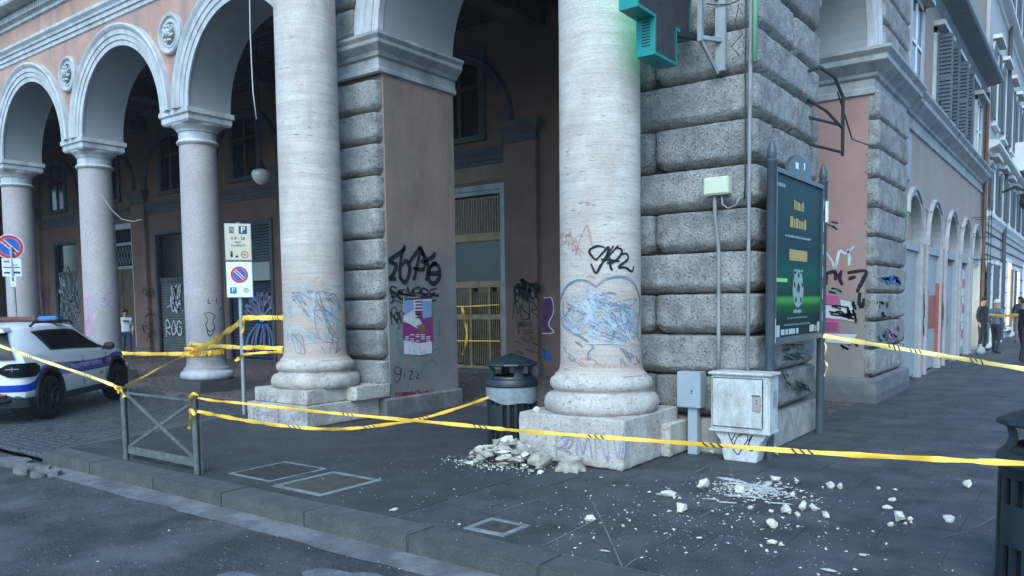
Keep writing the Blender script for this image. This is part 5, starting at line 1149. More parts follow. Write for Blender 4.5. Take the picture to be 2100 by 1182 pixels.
# ================================================================ RUBBLE AND FRAGMENTS
def chunk(mb, c, sx, sy, sz, seed, n=16):
    r_ = random.Random(seed); bm = bmesh.new()
    for _ in range(n):
        v = Vector((r_.gauss(0, 1), r_.gauss(0, 1), r_.gauss(0, 1))).normalized(); bm.verts.new((v.x*sx*r_.uniform(.7, 1), v.y*sy*r_.uniform(.7, 1), v.z*sz*r_.uniform(.7, 1)))
    g = bmesh.ops.convex_hull(bm, input=bm.verts[:]); bmesh.ops.delete(bm, geom=[x for x in g['geom_interior'] if isinstance(x, bmesh.types.BMVert)], context='VERTS')
    if n > 14: bmesh.ops.subdivide_edges(bm, edges=bm.edges[:], cuts=1, use_grid_fill=True)
    q = Matrix.Rotation(r_.uniform(0, 6.28), 3, 'Z')@Matrix.Rotation(r_.uniform(-.5, .5), 3, 'X'); bm.verts.index_update(); P = []
    for v in bm.verts:
        p = v.co*(1+.14*noise.noise(v.co*(2.2/max(sx, .01))+Vector((seed, 0, 0)))); P.append(q@p+Vector(c))
    mz = min(p.z for p in P)
    if c[2] == 0:
        for p in P: p.z -= mz+sz*.12
    mb.add(P, [tuple(v.index for v in f.verts) for f in bm.faces]); bm.free()
rp = empty('rubble_pile', (-4.85, 6.45, 0), label='heap of broken pale stone against the right travertine column base', cat='rubble')
pc0 = gz(1075, 940)
rr = random.Random(11)
for i in range(125):
    u = rr.gauss(0, 1); v = rr.gauss(0, 1); X = -4.93+u*.24; Y = 6.42+v*.13-.05*u
    d = ((X+4.87)/.52)**2+((Y-6.45)/.34)**2
    if d > 1.5: continue
    hgt = max(0, .26*(1-d))
    s_ = rr.uniform(.03, .078)*(1 if d < .8 else .6)
    mb = MB(); chunk(mb, (X, Y, max(hgt*rr.uniform(.45, 1.0), .02)), s_*1.35, s_, s_*.55, i+500, 13); mb.build('stone_chunk', RUBB if i % 4 else PLAST, rp)
mb = MB()
for i in range(420):
    X = -4.98+rr.gauss(0, .26); Y = 6.35+rr.gauss(0, .12); s_ = rr.uniform(.006, .020); chunk(mb, (X, Y, 0), s_, s_, s_*.7, i+900, 7)
mb.build('stone_crumbs', PLAST, rp, kind='stuff')
def frag(px_, py_, w_, d_, h_, label, seed, m_=None, name='plaster_fragment', group='fallen plaster fragments on the paving', extra=0):
    w_ *= 1.2; h_ *= 1.15; c = gz(px_, py_); mb = MB(); chunk(mb, (c.x, c.y, 0), w_, d_, h_, seed, 18)
    for j in range(extra): chunk(mb, (c.x+w_*rnd.uniform(-1.6, 1.6), c.y+d_*rnd.uniform(-1.2, .5), 0), w_*.3, w_*.25, w_*.2, seed+j*7+1, 9)
    return tag(mb.build(name, m_ or PLAST, None), label, 'plaster fragment' if m_ is None else 'stone fragment', group)
c = gz(1097, 962)
mb = MB(); chunk(mb, (c.x, c.y+.10, 0), .17, .10, .10, 77, 20); tag(mb.build('stone_fragment', RUBB, None), 'large squared stone chunk lying in front of the rubble heap', 'stone fragment')
# broken carved capital piece
c = gz(1160, 968); c.y += .09
cp = empty('carved_fragment', (c.x, c.y, 0), label='broken round carved stone piece with leaf tips, on the ground before the column base', cat='stone fragment')
def wl(a, z): return 1+.42*max(0, math.sin(a*8))*max(0, 1-z/.055)+.05*noise.noise(Vector((math.cos(a)*3, math.sin(a)*3, z*20)))
mb = MB(); mb.lathe([(.118, .0), (.130, .02), (.125, .05), (.118, .075), (.122, .105), (.128, .12), (.115, .13), (.085, .125), (.065, .10), (.001, .09)], 60, (c.x, c.y), wob=wl); mb.build('carved_ring', RUBB, cp, smooth=True, auto=50)
FR = [
 (1443, 1003, .085, .05, .05, 'long pale plaster lump left of the white dust patch'), (1369, 1018, .085, .05, .03, 'flat crumbling plaster flake at the left end of the scatter'),
 (1398, 1050, .075, .05, .06, 'broad cracked plaster lump nearest the lime joint lines'), (1520, 1010, .05, .035, .045, 'upright plaster shard inside the white dust patch'),
 (1590, 988, .06, .04, .04, 'curved plaster piece below the cabinet, right of the dust patch'), (1624, 1018, .04, .03, .03, 'small blocky plaster piece between the dust patch and the cluster'),
 (1612, 1052, .075, .045, .045, 'wide plaster slab at the left of the five piece cluster'), (1645, 1048, .045, .035, .045, 'rounded plaster piece in the middle of the cluster'),
 (1635, 1061, .035, .025, .025, 'small white pebble of plaster under the cluster'), (1670, 1046, .055, .04, .04, 'grey sided plaster piece at the right of the cluster'),
 (1693, 1062, .05, .03, .03, 'two toned plaster piece just right of the cluster'), (1702, 1001, .055, .045, .045, 'round white plaster lump with a small shard beside it'),
 (1722, 1002, .028, .03, .03, 'small upright shard touching the round white lump'), (1581, 1082, .05, .045, .04, 'shell shaped plaster chip below the cluster'),
 (1583, 1117, .036, .025, .03, 'small square plaster bit near the bottom of the scatter'), (1601, 1121, .024, .02, .018, 'tiny round plaster bit beside the small square one'),
 (1845, 1070, .062, .045, .055, 'pointed white plaster lump left of the right litter bin'), (1868, 1069, .026, .02, .022, 'tiny plaster bit touching the pointed white lump'),
 (1826, 1079, .026, .02, .02, 'small plaster ball left of the pointed white lump'), (1946, 1070, .055, .035, .035, 'dark edged plaster flake nearest the right litter bin'),
 (1983, 1000, .05, .035, .04, 'oval mottled plaster lump farther up beside the right litter bin'), (1802, 1005, .032, .022, .018, 'low plaster chip in the upper right of the scatter'),
 (1836, 1007, .032, .02, .014, 'thin plaster sliver right of the low chip'), (1830, 1028, .038, .028, .02, 'flat plaster bit above the pointed lump'),
 (1820, 1045, .036, .026, .02, 'ragged plaster bit between flat bit and pointed lump'), (1460, 932, .038, .03, .045, 'rounded stone bit between the box post and the cabinet foot'),
 (1209, 1069, .042, .03, .03, 'lone plaster piece left of the long lime line'), (1538, 1130-85, .04, .025, .02, 'plaster bit below the dust patch'),
 (1634, 989, .035, .022, .018, 'thin plaster chip right of the curved piece'), (1103, 846, .05, .035, .035, 'broken stone lump lying on the left corner of the right column plinth'), (1604, 872, .05, .04, .06, 'rounded grey stone lump behind the cabinet'), (808, 1048, .045, .025, .012, 'lone white flake on the pavement left of the small square cover')]
for i, f in enumerate(FR):
    o = frag(*f, 1000+i*13, extra=2 if f[2] > .05 else 0)
    if 'plinth' in f[5]:
        o.location = Vector((-4.80, 6.90, .50))-gz(f[0], f[1])
    if 'behind the cabinet' in f[5]: o.location = Vector((-2.68, 8.3, 0))-gz(f[0], f[1]); o.location.z = .03
# small crumbs: dense patch, then thinning scatter
mb = MB(); dc = gz(1545, 1005); sd_ = 3000
for i in range(620):
    X = dc.x+rr.gauss(0, .26)*rr.choice((.5, 1)); Y = dc.y+rr.gauss(0, .20)*rr.choice((.5, 1)); s_ = rr.uniform(.004, .016); chunk(mb, (X, Y, 0), s_*1.6, s_, s_*.5, sd_+i, 7)
for i in range(620):
    X = -2.35+rr.gauss(0, .72); Y = 5.6+rr.gauss(0, .62); s_ = .0025+.017*rr.random()**4
    if Y < 4.1 or (X < -3.6 and Y > 6.6): continue
    chunk(mb, (X, Y, 0), s_*1.4, s_, s_*.6, sd_+i+900, 7)
for i in range(130):
    X = rr.uniform(-7, -2); Y = rr.uniform(4.4, 6.2); s_ = .002+.009*rr.random()**3; chunk(mb, (X, Y, 0), s_*1.4, s_, s_*.5, sd_+i+2900, 7)
tag(mb.build('plaster_crumbs', PLAST, None), 'fine white plaster crumbs scattered over the dark paving', 'debris', kind='stuff')
mb = MB()
for i in range(60):
    X = rr.uniform(-6, -2.2); Y = rr.uniform(2.4, 3.9); s_ = .003+.009*rr.random()**2; chunk(mb, (X, Y, 0), s_*1.6, s_, s_*.4, sd_+i+4900, 7)
mb.v = [(v[0], v[1], v[2]-.126) for v in mb.v]
tag(mb.build('road_crumbs', PLAST, None), 'few white crumbs lying on the road below the kerb', 'debris', kind='stuff')
# powder film
def blot(c, rx, ry, seed, n=26, ph=0):
    P = []; r_ = random.Random(seed)
    for i in range(n):
        a = 2*math.pi*i/n; q = (.55+.5*r_.random()) if i % 2 else (.8+.35*r_.random()); P.append((c[0]+rx*q*math.cos(a)*math.cos(ph)-ry*q*math.sin(a)*math.sin(ph), c[1]+rx*q*math.cos(a)*math.sin(ph)+ry*q*math.sin(a)*math.cos(ph)))
    return P
mb = MB()
for i, (px_, py_, rx, ry) in enumerate(((1500, 985, .16, .05), (1530, 995, .22, .06), (1555, 1003, .20, .05), (1565, 1012, .12, .04), (1508, 1018, .10, .04), (1490, 1032, .09, .03), (1368, 1016, .11, .05), (1600, 1034, .12, .03), (1455, 1025, .06, .02), (1540, 1021, .10, .03), (1770, 1140, .03, .03), (1700, 1172, .05, .03), (1240, 1132, .04, .02))):
    c = gz(px_, py_); P = blot(c, rx, ry, i, 30, rr.uniform(-.3, .3)); mb.add([(a_, b_, .0045+.0003*i) for a_, b_ in P], (tuple(range(30)),))
for i in range(110):
    X = dc.x+rr.gauss(0, .24); Y = dc.y+rr.gauss(0, .17)-.15*(X-dc.x); s_ = rr.uniform(.006, .034)*(1.3-min(1, abs(X-dc.x)/.5)); P = blot((X, Y), s_*.9, s_*1.3, i+50, 14, rr.uniform(-.6, .6)); mb.add([(a_, b_, .010+.00003*i) for a_, b_ in P], (tuple(range(14)),))
tag(mb.build('plaster_dust', DUST, None, keep=True), 'white powder smeared on the slabs in front of the cabinet', 'debris', kind='stuff')
# ================================================================ GRAFFITI, MARKER AND POSTERS ON THE STONES
sB = onCyl(-4.31, 7.43, .437, .415, 1.0, 8.0); sA = onCyl(-9.15, 7.50, .442, .42, 1.0, 8.0)
S = strokes
# right column: black tag, heart, pale tangles
S([[(1240, 508), (1225, 505), (1209, 514), (1214, 526), (1222, 534)], [(1222, 534), (1235, 520), (1247, 507), (1246, 520), (1238, 536), (1258, 514), (1268, 504)], [(1212, 541), (1222, 560), (1232, 545), (1247, 520), (1258, 505)],
   [(1262, 508), (1274, 512), (1272, 524), (1258, 538), (1244, 540)], [(1250, 528), (1252, 548), (1256, 555)], [(1270, 524), (1283, 520), (1287, 532), (1268, 548), (1282, 549), (1295, 557), (1299, 546)], [(1232, 532), (1270, 536)]], sB, .026, GBLK, CB)
S([[(1222, 588), (1205, 577), (1185, 575), (1165, 585), (1152, 607), (1149, 635), (1155, 665), (1172, 680), (1190, 690), (1212, 706), (1218, 715)],
   [(1222, 588), (1240, 574), (1262, 568), (1285, 570), (1300, 582), (1311, 610), (1311, 640), (1306, 675), (1303, 690)]], sB, .026, GGRY, CB)
S([[(1157, 618), (1155, 632), (1158, 648), (1165, 640), (1170, 630)], [(1172, 625), (1175, 640), (1180, 632)], [(1212, 640), (1222, 620), (1236, 600), (1232, 612)], [(1236, 604), (1252, 600), (1264, 604)], [(1218, 712), (1208, 722), (1206, 738), (1212, 732)], [(1300, 622), (1285, 630), (1272, 645), (1268, 652)]], sB, .017, GGRY, CB)
S(scribble((1165, 595, 1262, 680), 13, 3, 9)+scribble((1205, 620, 1300, 705), 12, 4, 9), sB, .012, GBLU, CB)
S(scribble((1255, 625, 1305, 700), 4, 9, 6), sB, .012, GGRY, CB)
S(lettering('RAX', (1150, 478, 1192, 520), .0, .15)+[[(1195, 480), (1204, 462), (1210, 478), (1212, 498)], [(1205, 470), (1214, 500)]]+scribble((1150, 480, 1200, 520), 3, 5, 6), sB, .007, GRED, CB)
S([[(1195, 772), (1205, 762), (1218, 765), (1210, 776), (1197, 774)], [(1225, 745), (1216, 752), (1228, 768), (1222, 775)]]+lettering('AM', (1232, 748, 1262, 774), .1)+lettering('IM', (1266, 750, 1290, 776), .1)+scribble((1262, 720, 1312, 775), 3, 8, 7), sB, .010, GRED, CB)
S(scribble((1155, 700, 1195, 750), 3, 12, 5)+scribble((1270, 715, 1310, 770), 4, 13, 6), sB, .007, GGRY, CB)
sPB = onY(6.765)
S(lettering('RMNW', (1146, 892, 1285, 940), .05, .16)+[[(1150, 900), (1160, 893), (1165, 905), (1152, 918), (1168, 925)]], sPB, .016, GVIO, CB, lift=.010)
# left column: pale blue tangle
S(scribble((582, 585, 645, 650), 9, 21, 8)+scribble((590, 630, 690, 700), 8, 22, 8)+scribble((590, 680, 650, 745), 6, 23, 8), sA, .013, GBLU, CA)
S(scribble((600, 600, 680, 660), 4, 24, 6)+[[(600, 735), (612, 742), (628, 738), (640, 728)], [(592, 742), (600, 728), (618, 724)], [(662, 612), (676, 615), (684, 628)]], sA, .012, GGRY, CA)
S([[(684, 680), (682, 700), (685, 716)], [(690, 690), (692, 712), (686, 735)]]+scribble((680, 680, 697, 740), 2, 25, 6), sA, .008, GRED, CA)
S(lettering('TRMSAVX', (515, 842, 605, 866), .05, .16)+lettering('MM', (606, 845, 632, 866), .05, .16), onY(6.795), .013, GVIO, CA, lift=.012)
S(lettering('DRZ', (532, 810, 570, 826), .05, .16), onY(6.89), .010, GVIO, CA, lift=.012)
# pier behind the left column
sP = onX(-8.43)
S([[(830, 510), (815, 522), (799, 535), (812, 545), (806, 562), (799, 572), (812, 572)], [(830, 503), (822, 530), (820, 568), (832, 578), (840, 552), (832, 535), (824, 545)],
   [(838, 540), (852, 520), (862, 508), (856, 540), (848, 575)], [(846, 550), (868, 552), (870, 530), (862, 512), (874, 535), (880, 560), (872, 575)], [(862, 538), (886, 528), (892, 518)],
   [(895, 540), (880, 550), (876, 568), (888, 582), (900, 570), (900, 550), (888, 540), (878, 556)], [(878, 562), (902, 560)]], sP, .078, GBLK, PA)
S(lettering('SEMPRE', (800, 590, 895, 612), .02, .16)+[[(798, 595), (806, 615), (800, 622)]], sP, .032, GBLK, PA)
S([[(801, 635), (810, 630), (812, 642), (803, 652), (802, 634)], [(806, 645), (812, 656), (820, 652)], [(824, 636), (818, 644), (824, 655)]], sP, .018, GBLK, PA)
S([[(822, 757), (812, 752), (808, 764), (818, 768), (822, 757), (820, 775), (812, 784), (808, 778)], [(829, 762), (829, 778)], [(829, 754), (830, 756)], [(837, 762), (846, 762), (838, 777), (848, 776)], [(852, 764), (858, 766), (853, 776), (860, 776)]], sP, .014, GBLK, PA)
S([[(818, 660), (812, 690), (818, 720), (828, 730)], [(886, 625), (900, 650), (898, 690)], [(872, 745), (885, 735), (900, 720), (892, 712), (882, 730), (896, 745)], [(846, 725), (848, 748), (858, 765), (872, 742)], [(893, 690), (900, 700)]], sP, .024, GTEA, PA)
S(lettering('DEMO-DENOS', (811, 808, 902, 833), -.05, .16)+lettering('DEMODENOS', (813, 806, 900, 832), -.05, .2), sP, .022, GCRM, PA)
# posters on that pier
PP = [flat('poster_purple', (.17, .03, .13), .6), flat('poster_white', (.50, .50, .53), .6), flat('poster_blue', (.20, .25, .42), .6), flat('poster_dark', (.05, .02, .06), .6)]
pst = empty('poster', (-8.43, 9.0, 1.4), label='torn purple and white paper poster pasted on the graffitied pier', cat='poster')
def onpier(pts, m_, lift, name='paper_piece'): return poly_on(pts, sP, m_, pst, name, lift)
onpier([(826, 612), (856, 609), (884, 613), (885, 724), (860, 729), (828, 726), (827, 700)], PP[1], .010, 'paper_sheet')
onpier([(825, 640), (885, 636), (887, 700), (860, 704), (826, 698)], PP[0], .0115)
onpier([(826, 616), (847, 615), (848, 642), (828, 645)], PP[2], .012); onpier([(862, 616), (884, 618), (884, 650), (866, 654)], PP[2], .0121)
onpier([(826, 648), (846, 636), (860, 656), (872, 680), (858, 676), (838, 664), (826, 660)], PP[1], .0125)
onpier([(852, 668), (868, 664), (872, 680), (862, 684)], flat('poster_ochre', (.14, .11, .05), .6), .013)
for i in range(6): onpier([(850+i % 2, 618+i*6.5), (864, 617.5+i*6.5), (864, 620.5+i*6.5), (850+i % 2, 621+i*6.5)], PP[3], .0131)
for i in range(4):
    for j in range(5):
        if (i*3+j) % 4: onpier([(829+j*11, 686+i*4.2), (837+j*11, 685.6+i*4.2), (837+j*11, 687.6+i*4.2), (829+j*11, 688+i*4.2)], PP[1], .0132)
onpier([(828, 612), (884, 609), (884, 613), (828, 616)], PP[3], .0133)
S([[(838, 712), (838, 725)], [(846, 715), (850, 726)], [(858, 712), (862, 724), (872, 718)], [(870, 712), (872, 726)]], sP, .010, PP[2], pst, name='tear', lift=.014)
# tooled corner pier low stones: dark tags below the board
sR = onX(-2.83)
S(scribble((1608, 705, 1660, 738), 6, 31, 7), sR, .012, GBLK, PB, lift=.012)
S(scribble((1600, 762, 1630, 800), 4, 32, 7)+scribble((1630, 765, 1662, 812), 8, 33, 7), sR, .012, GBLK, PB, lift=.015)
# far pier at the side street
sF = onY(13.5)
S([[(1692, 515), (1706, 535), (1712, 550), (1716, 540), (1722, 515), (1735, 520), (1752, 505)], [(1738, 512), (1742, 528), (1741, 545)]], sF, .045, GWHT, SB)
S([[(1692, 562), (1712, 558), (1714, 575)], [(1694, 560), (1694, 585)], [(1726, 555), (1722, 570), (1728, 585)], [(1738, 560), (1775, 556), (1770, 575), (1762, 590), (1758, 600)], [(1740, 572), (1755, 568)], [(1764, 600), (1762, 620), (1768, 630), (1772, 612)]], sF, .065, GBLK, SB)
S(scribble((1693, 592, 1750, 604), 2, 41, 6), sF, .03, GTEA, SB); S(scribble((1692, 455, 1724, 470), 3, 42, 6), sF, .012, GBLK, SB)
S(scribble((1725, 700, 1760, 716), 4, 43, 6), sF, .02, GBLK, SB)
pf = empty('poster', (-3.4, 13.5, 1.3), label='row of torn pink and white posters on the salmon pier behind the board', cat='poster')
PK = flat('poster_pink', (.36, .09, .20), .6)
def onfar(pts, m_, lift): return poly_on(pts, sF, m_, pf, 'paper_sheet', lift)
onfar([(1688, 605), (1720, 607), (1718, 626), (1688, 624)], PK, .012); onfar([(1690, 626), (1724, 628), (1724, 655), (1690, 652)], PP[1], .010); onfar([(1724, 615), (1756, 622), (1752, 660), (1725, 655)], PP[1], .011)
onfar([(1688, 654), (1722, 655), (1724, 684), (1688, 682)], PK, .013); onfar([(1690, 684), (1758, 686), (1745, 706), (1692, 702)], PP[1], .0105)
for i in range(5): onfar([(1694, 662+i*4), (1718, 662.5+i*4), (1718, 664+i*4), (1694, 663.5+i*4)], PP[3], .015)
S(scribble((1694, 628, 1752, 655), 5, 44, 6)+scribble((1735, 618, 1756, 660), 3, 45, 6), sF, .03, GBLK, pf, name='torn_mark', lift=.017)
sQ = onX(-2.80)
S(scribble((1800, 565, 1845, 582), 5, 51, 7), sQ, .045, flat('spray_blue', (.07, .17, .35), .7), SB, lift=.012); S(scribble((1798, 680, 1818, 700), 4, 52, 7), sQ, .04, GTEA, SB, lift=.012)
S(scribble((1818, 668, 1842, 692), 5, 53, 7), sQ, .05, GPNK, SB, lift=.012); S(scribble((1798, 620, 1820, 650), 4, 54, 7), sQ, .03, GBLK, SB, lift=.012)
S(scribble((1892, 580, 1904, 690), 6, 55, 7), onX(XF), .05, GBLK, SB, lift=.012); S(scribble((1933, 590, 1942, 680), 5, 56, 7), onX(XF), .05, GBLK, SB, lift=.012)
# granite columns
s3 = onCyl(-14.33, 9, .374, .346, .9, 4.8); s2 = onCyl(-18.5, 9, .374, .346, .9, 4.8)
S([[(418, 645), (428, 641), (440, 648), (436, 660), (440, 672), (430, 680), (422, 668), (426, 655), (418, 645)], [(424, 676), (430, 690), (440, 676)], [(427, 614), (427, 622), (432, 622)], [(436, 616), (437, 618)], [(443, 612), (443, 622)], [(450, 638), (455, 630), (458, 645)]], s3, .018, GBLK, G3)
S(scribble((378, 625, 392, 715), 5, 61, 6), s3, .012, GVIO, G3)
S([[(172, 612), (188, 618)], [(182, 600), (178, 630)], [(174, 615), (186, 608)], [(176, 625), (172, 640), (178, 660), (190, 665), (194, 645), (186, 640), (182, 660), (188, 680), (178, 690)], [(176, 678), (192, 682)], [(180, 684), (184, 705)]], s2, .045, GPNK, G2)
S([[(198, 602), (200, 605)], [(208, 615), (214, 610), (212, 622)], [(218, 602), (216, 618)], [(218, 604), (226, 602)], [(228, 600), (234, 604)], [(206, 624), (215, 630), (225, 618)]], s2, .018, paint('spray_violet', (.28, .16, .36)), G2)
# back wall and shutters
YW = onY(14.8); YS = onY(14.865); YPL = onY(14.66)
S(lettering('ENVER', (1056, 590, 1106, 618), -.15, .12)+scribble((1060, 575, 1105, 600), 5, 71, 6), YPL, .075, GBLK, BW)
S(lettering('MSR', (1054, 622, 1102, 656), -.05, .15), YPL, .03, GBLK, BW); S(lettering('OMAGGIO', (1062, 660, 1092, 672), 0, .1)+lettering('A CASA', (1062, 676, 1094, 686), 0, .1)+lettering('SUA', (1070, 690, 1094, 700), 0, .1), YPL, .016, GBLK, BW)
YT = onY(14.8)
poly_on([(1115, 612), (1130, 610), (1138, 620), (1136, 650), (1128, 668), (1130, 684), (1116, 684), (1112, 640)], YT, GPUR, BW, 'graffiti', .008)
S([[(1116, 612), (1132, 612), (1136, 640), (1126, 665), (1136, 682), (1112, 684)]], YT, .03, GWHT, BW, lift=.012); S(scribble((1114, 700, 1140, 740), 5, 72, 6), YT, .03, SIGNB, BW)
S([[(292, 600), (298, 594), (302, 606)], [(302, 596), (300, 606), (312, 596), (314, 606)]]+lettering('TVP', (292, 594, 315, 606), 0, .15)+[[(296, 650), (312, 640), (300, 632)], [(298, 655), (308, 640), (314, 660), (314, 680)], [(298, 660), (310, 664), (298, 670), (310, 676)]], YPL, .04, GBLK, BW)
S(scribble((120, 550, 165, 690), 10, 73, 8), YS, .07, paint('spray_grey', (.20, .21, .22)), s1); S(scribble((118, 560, 132, 600), 3, 74, 8), YS, .08, GWHT, s1)
S(scribble((344, 580, 372, 640), 7, 75, 8)+lettering('ROG', (342, 660, 374, 690), 0, .1), YS, .06, GWHT, s2 if False else BW, lift=.03)
# mural on the shutter beside the sign post: radiating petals
mc = (541, 652); pet = []
for k in range(11):
    a = -math.pi+.25+k*(math.pi-.5)/10
    pet.append([(mc[0]+6*math.cos(a), mc[1]+8*math.sin(a)), (mc[0]+20*math.cos(a-.2), mc[1]+28*math.sin(a-.2)), (mc[0]+38*math.cos(a), mc[1]+52*math.sin(a)), (mc[0]+26*math.cos(a+.25), mc[1]+30*math.sin(a+.25)), (mc[0]+6*math.cos(a), mc[1]+8*math.sin(a))])
for k in range(7):
    x_ = 512+k*9; pet.append([(mc[0]+(k-3)*3, 664), (x_+(3-k)*1.5, 685), (x_-2, 705), (x_+1, 722)])
S(pet, YS, .07, paint('mural_blue', (.06, .14, .32)), s3 if False else BW, lift=.05, name='mural')
S([[(p[0]+1.5, p[1]+3) for p in q] for q in pet[::2]], YS, .045, paint('mural_brick', (.27, .10, .08)), BW, lift=.055, name='mural')
S([[(p[0]-2, p[1]+1) for p in q] for q in pet[1::2]], YS, .025, paint('mural_pale', (.28, .33, .38)), BW, lift=.060, name='mural')
poly_on([(mc[0]+7*math.cos(a), mc[1]+10*math.sin(a)) for a in [i*math.pi/6 for i in range(12)]], YS, paint('mural_sky', (.08, .27, .42)), BW, 'mural', .062)

# more layered scrawl low on the stones
S(scribble((1152, 640, 1310, 700), 5, 81, 7), sB, .008, GVIO, CB); S(scribble((1160, 720, 1308, 775), 3, 82, 6), sB, .006, GRED, CB); S(scribble((1165, 600, 1300, 690), 6, 83, 8), sB, .007, GGRY, CB)
S(scribble((592, 600, 695, 740), 7, 84, 7), sA, .008, GGRY, CA); S(scribble((600, 660, 690, 740), 2, 85, 6), sA, .006, GRED, CA)
S(scribble((805, 600, 900, 640), 4, 86, 6), sP, .020, GBLK, PA); S(scribble((800, 640, 825, 700), 3, 87, 6), sP, .014, GBLK, PA); S(scribble((812, 806, 902, 834), 8, 88, 6), sP, .014, GCRM, PA)
S(scribble((292, 640, 316, 700), 3, 89, 6), YPL, .04, GBLK, BW); S(scribble((80, 590, 96, 690), 4, 90, 6), YPL, .05, GPUR, BW)
S(scribble((1058, 700, 1105, 725), 4, 91, 6), YPL, .015, GBLK, BW)
# ================================================================ PEOPLE
def person(loc, h, rz, label, shirt, trousers, hair=HAIR, arms=((-.10, .05), (.10, .05)), stride=.08, extra=None, lean=0.0, elbows=None):
    """one skinned body, coloured in zones; stands on z of loc, faces local -Y"""
    k = h/1.72
    J = {'pel': (0, 0, .93), 'wai': (0, .0, 1.08), 'che': (0, -.01-lean*.3, 1.28), 'nek': (0, -lean, 1.46), 'hd0': (0, -.02-lean, 1.56), 'hd1': (0, -.025-lean, 1.66),
         'lh': (.10, 0, .88), 'rh': (-.10, 0, .88), 'lk': (.105, -.03-stride*.5, .49), 'rk': (-.105, -.03+stride*.5, .49), 'la': (.11, .02-stride, .09), 'ra': (-.11, .02+stride, .09), 'lt': (.125, -.14-stride, .04), 'rt': (-.125, -.14+stride, .04),
         'ls': (.17, 0-lean, 1.41), 'rs': (-.17, 0-lean, 1.41)}
    eb = elbows or (((.24, .03, 1.13), (.25, -.07, .88)), ((-.24, .03, 1.13), (-.25, -.07, .88)))
    J['le'], J['lw'] = eb[0]; J['re'], J['rw'] = eb[1]
    for s_ in 'lr':
        e_, w_ = Vector(J[s_+'e']), Vector(J[s_+'w']); J[s_+'f'] = tuple(w_+(w_-e_).normalized()*.10)
    rad = {'pel': .145, 'wai': .125, 'che': .155, 'nek': .062, 'hd0': .085, 'hd1': .088, 'lh': .095, 'rh': .095, 'lk': .062, 'rk': .062, 'la': .042, 'ra': .042, 'lt': .035, 'rt': .035, 'ls': .068, 'rs': .068, 'le': .042, 're': .042, 'lw': .03, 'rw': .03, 'lf': .03, 'rf': .03}
    E_ = [('pel', 'wai'), ('wai', 'che'), ('che', 'nek'), ('nek', 'hd0'), ('hd0', 'hd1'), ('pel', 'lh'), ('pel', 'rh'), ('lh', 'lk'), ('rh', 'rk'), ('lk', 'la'), ('rk', 'ra'), ('la', 'lt'), ('ra', 'rt'), ('che', 'ls'), ('che', 'rs'), ('ls', 'le'), ('rs', 're'), ('le', 'lw'), ('re', 'rw'), ('lw', 'lf'), ('rw', 'rf')]
    names = list(J); ix = {n: i for i, n in enumerate(names)}
    me = bpy.data.meshes.new('person'); me.from_pydata([tuple(c*k for c in J[n]) for n in names], [(ix[a], ix[b]) for a, b in E_], [])
    o = bpy.data.objects.new('tmp', me); COL.objects.link(o); md = o.modifiers.new('s', 'SKIN'); md.use_smooth_shade = True
    for n in names: r_ = rad[n]*k; me.skin_vertices[0].data[ix[n]].radius = (r_*(1.18 if n in ('pel', 'wai', 'che') else 1), r_*(.78 if n in ('pel', 'wai', 'che') else 1))
    me.skin_vertices[0].data[ix['pel']].use_root = True
    sb = o.modifiers.new('b', 'SUBSURF'); sb.levels = 2; sb.render_levels = 2
    dg = bpy.context.evaluated_depsgraph_get(); dg.update(); m2 = bpy.data.meshes.new_from_object(o.evaluated_get(dg)); bpy.data.objects.remove(o)
    m2.materials.clear()
    for q in (shirt, trousers, SKIN, BLACK): m2.materials.append(q)
    for p in m2.polygons:
        c = p.center/k; armx = abs(c.x) > .19 and c.z > .7
        hand = min((c-Vector(J['lf'])).length, (c-Vector(J['rf'])).length, (c-Vector(J['lw'])).length, (c-Vector(J['rw'])).length) < .085
        p.material_index = 2 if (c.z > 1.475 or hand) else 3 if c.z < .085 else 1 if (c.z < .96 and not armx) else 0
        p.use_smooth = True
    t = empty('person', loc, rz, label=label, cat='person', kind='thing')
    b = bpy.data.objects.new('body', m2); COL.objects.link(b); b.parent = t
    mb = MB(); hz = 1.655*k; n = 14; vs = []; fs = []
    for i in range(7):
        ph = i/6*1.75; 
        for j in range(n):
            a = 2*math.pi*j/n; front = max(0, -math.sin(a)); e_ = ph*(1-.42*front); rr_ = .098*k
            vs.append((rr_*math.sin(e_)*math.cos(a)*.95, -.02*k-lean*k+rr_*math.sin(e_)*math.sin(a)*1.1, hz+rr_*math.cos(e_)*1.08))
    for i in range(6):
        for j in range(n): fs.append((i*n+j, i*n+(j+1) % n, (i+1)*n+(j+1) % n, (i+1)*n+j))
    mb.add(vs, fs); mb.build('hair', hair, t, smooth=True, world=False)
    mb = MB(); y = -.108*k-lean*k; mb.tube([(0, y+.02, 1.66*k), (0, y-.016*k, 1.625*k), (0, y+.01, 1.61*k)], .011*k, 6); mb.build('nose', SKIN, t, smooth=True, world=False)
    mb = MB()
    for s_ in (-1, 1): mb.disc((s_*.032*k, y+.006, 1.655*k), (s_*.2, -1, 0), .010*k, 10)
    mb.quad((-.022*k, y+.008, 1.585*k), (.022*k, y+.008, 1.585*k), (.02*k, y+.008, 1.578*k), (-.02*k, y+.008, 1.578*k)); mb.build('face_features', HAIR, t, world=False)
    return t
def toward(p): return math.atan2(CAMP.y-p[1], CAMP.x-p[0])+math.pi/2
DENIM = flat('denim', (.035, .06, .12), .85, var=.3); NAVY = flat('navy_cloth', (.025, .03, .045), .85, var=.3); TSH = flat('white_tshirt', (.60, .60, .62), .85, var=.15); DKJ = flat('dark_jacket', (.018, .018, .024), .8, var=.3); GREYB = flat('blue_grey_shirt', (.10, .13, .18), .85, var=.25); FAIRH = flat('grey_hair', (.33, .31, .28), .8)
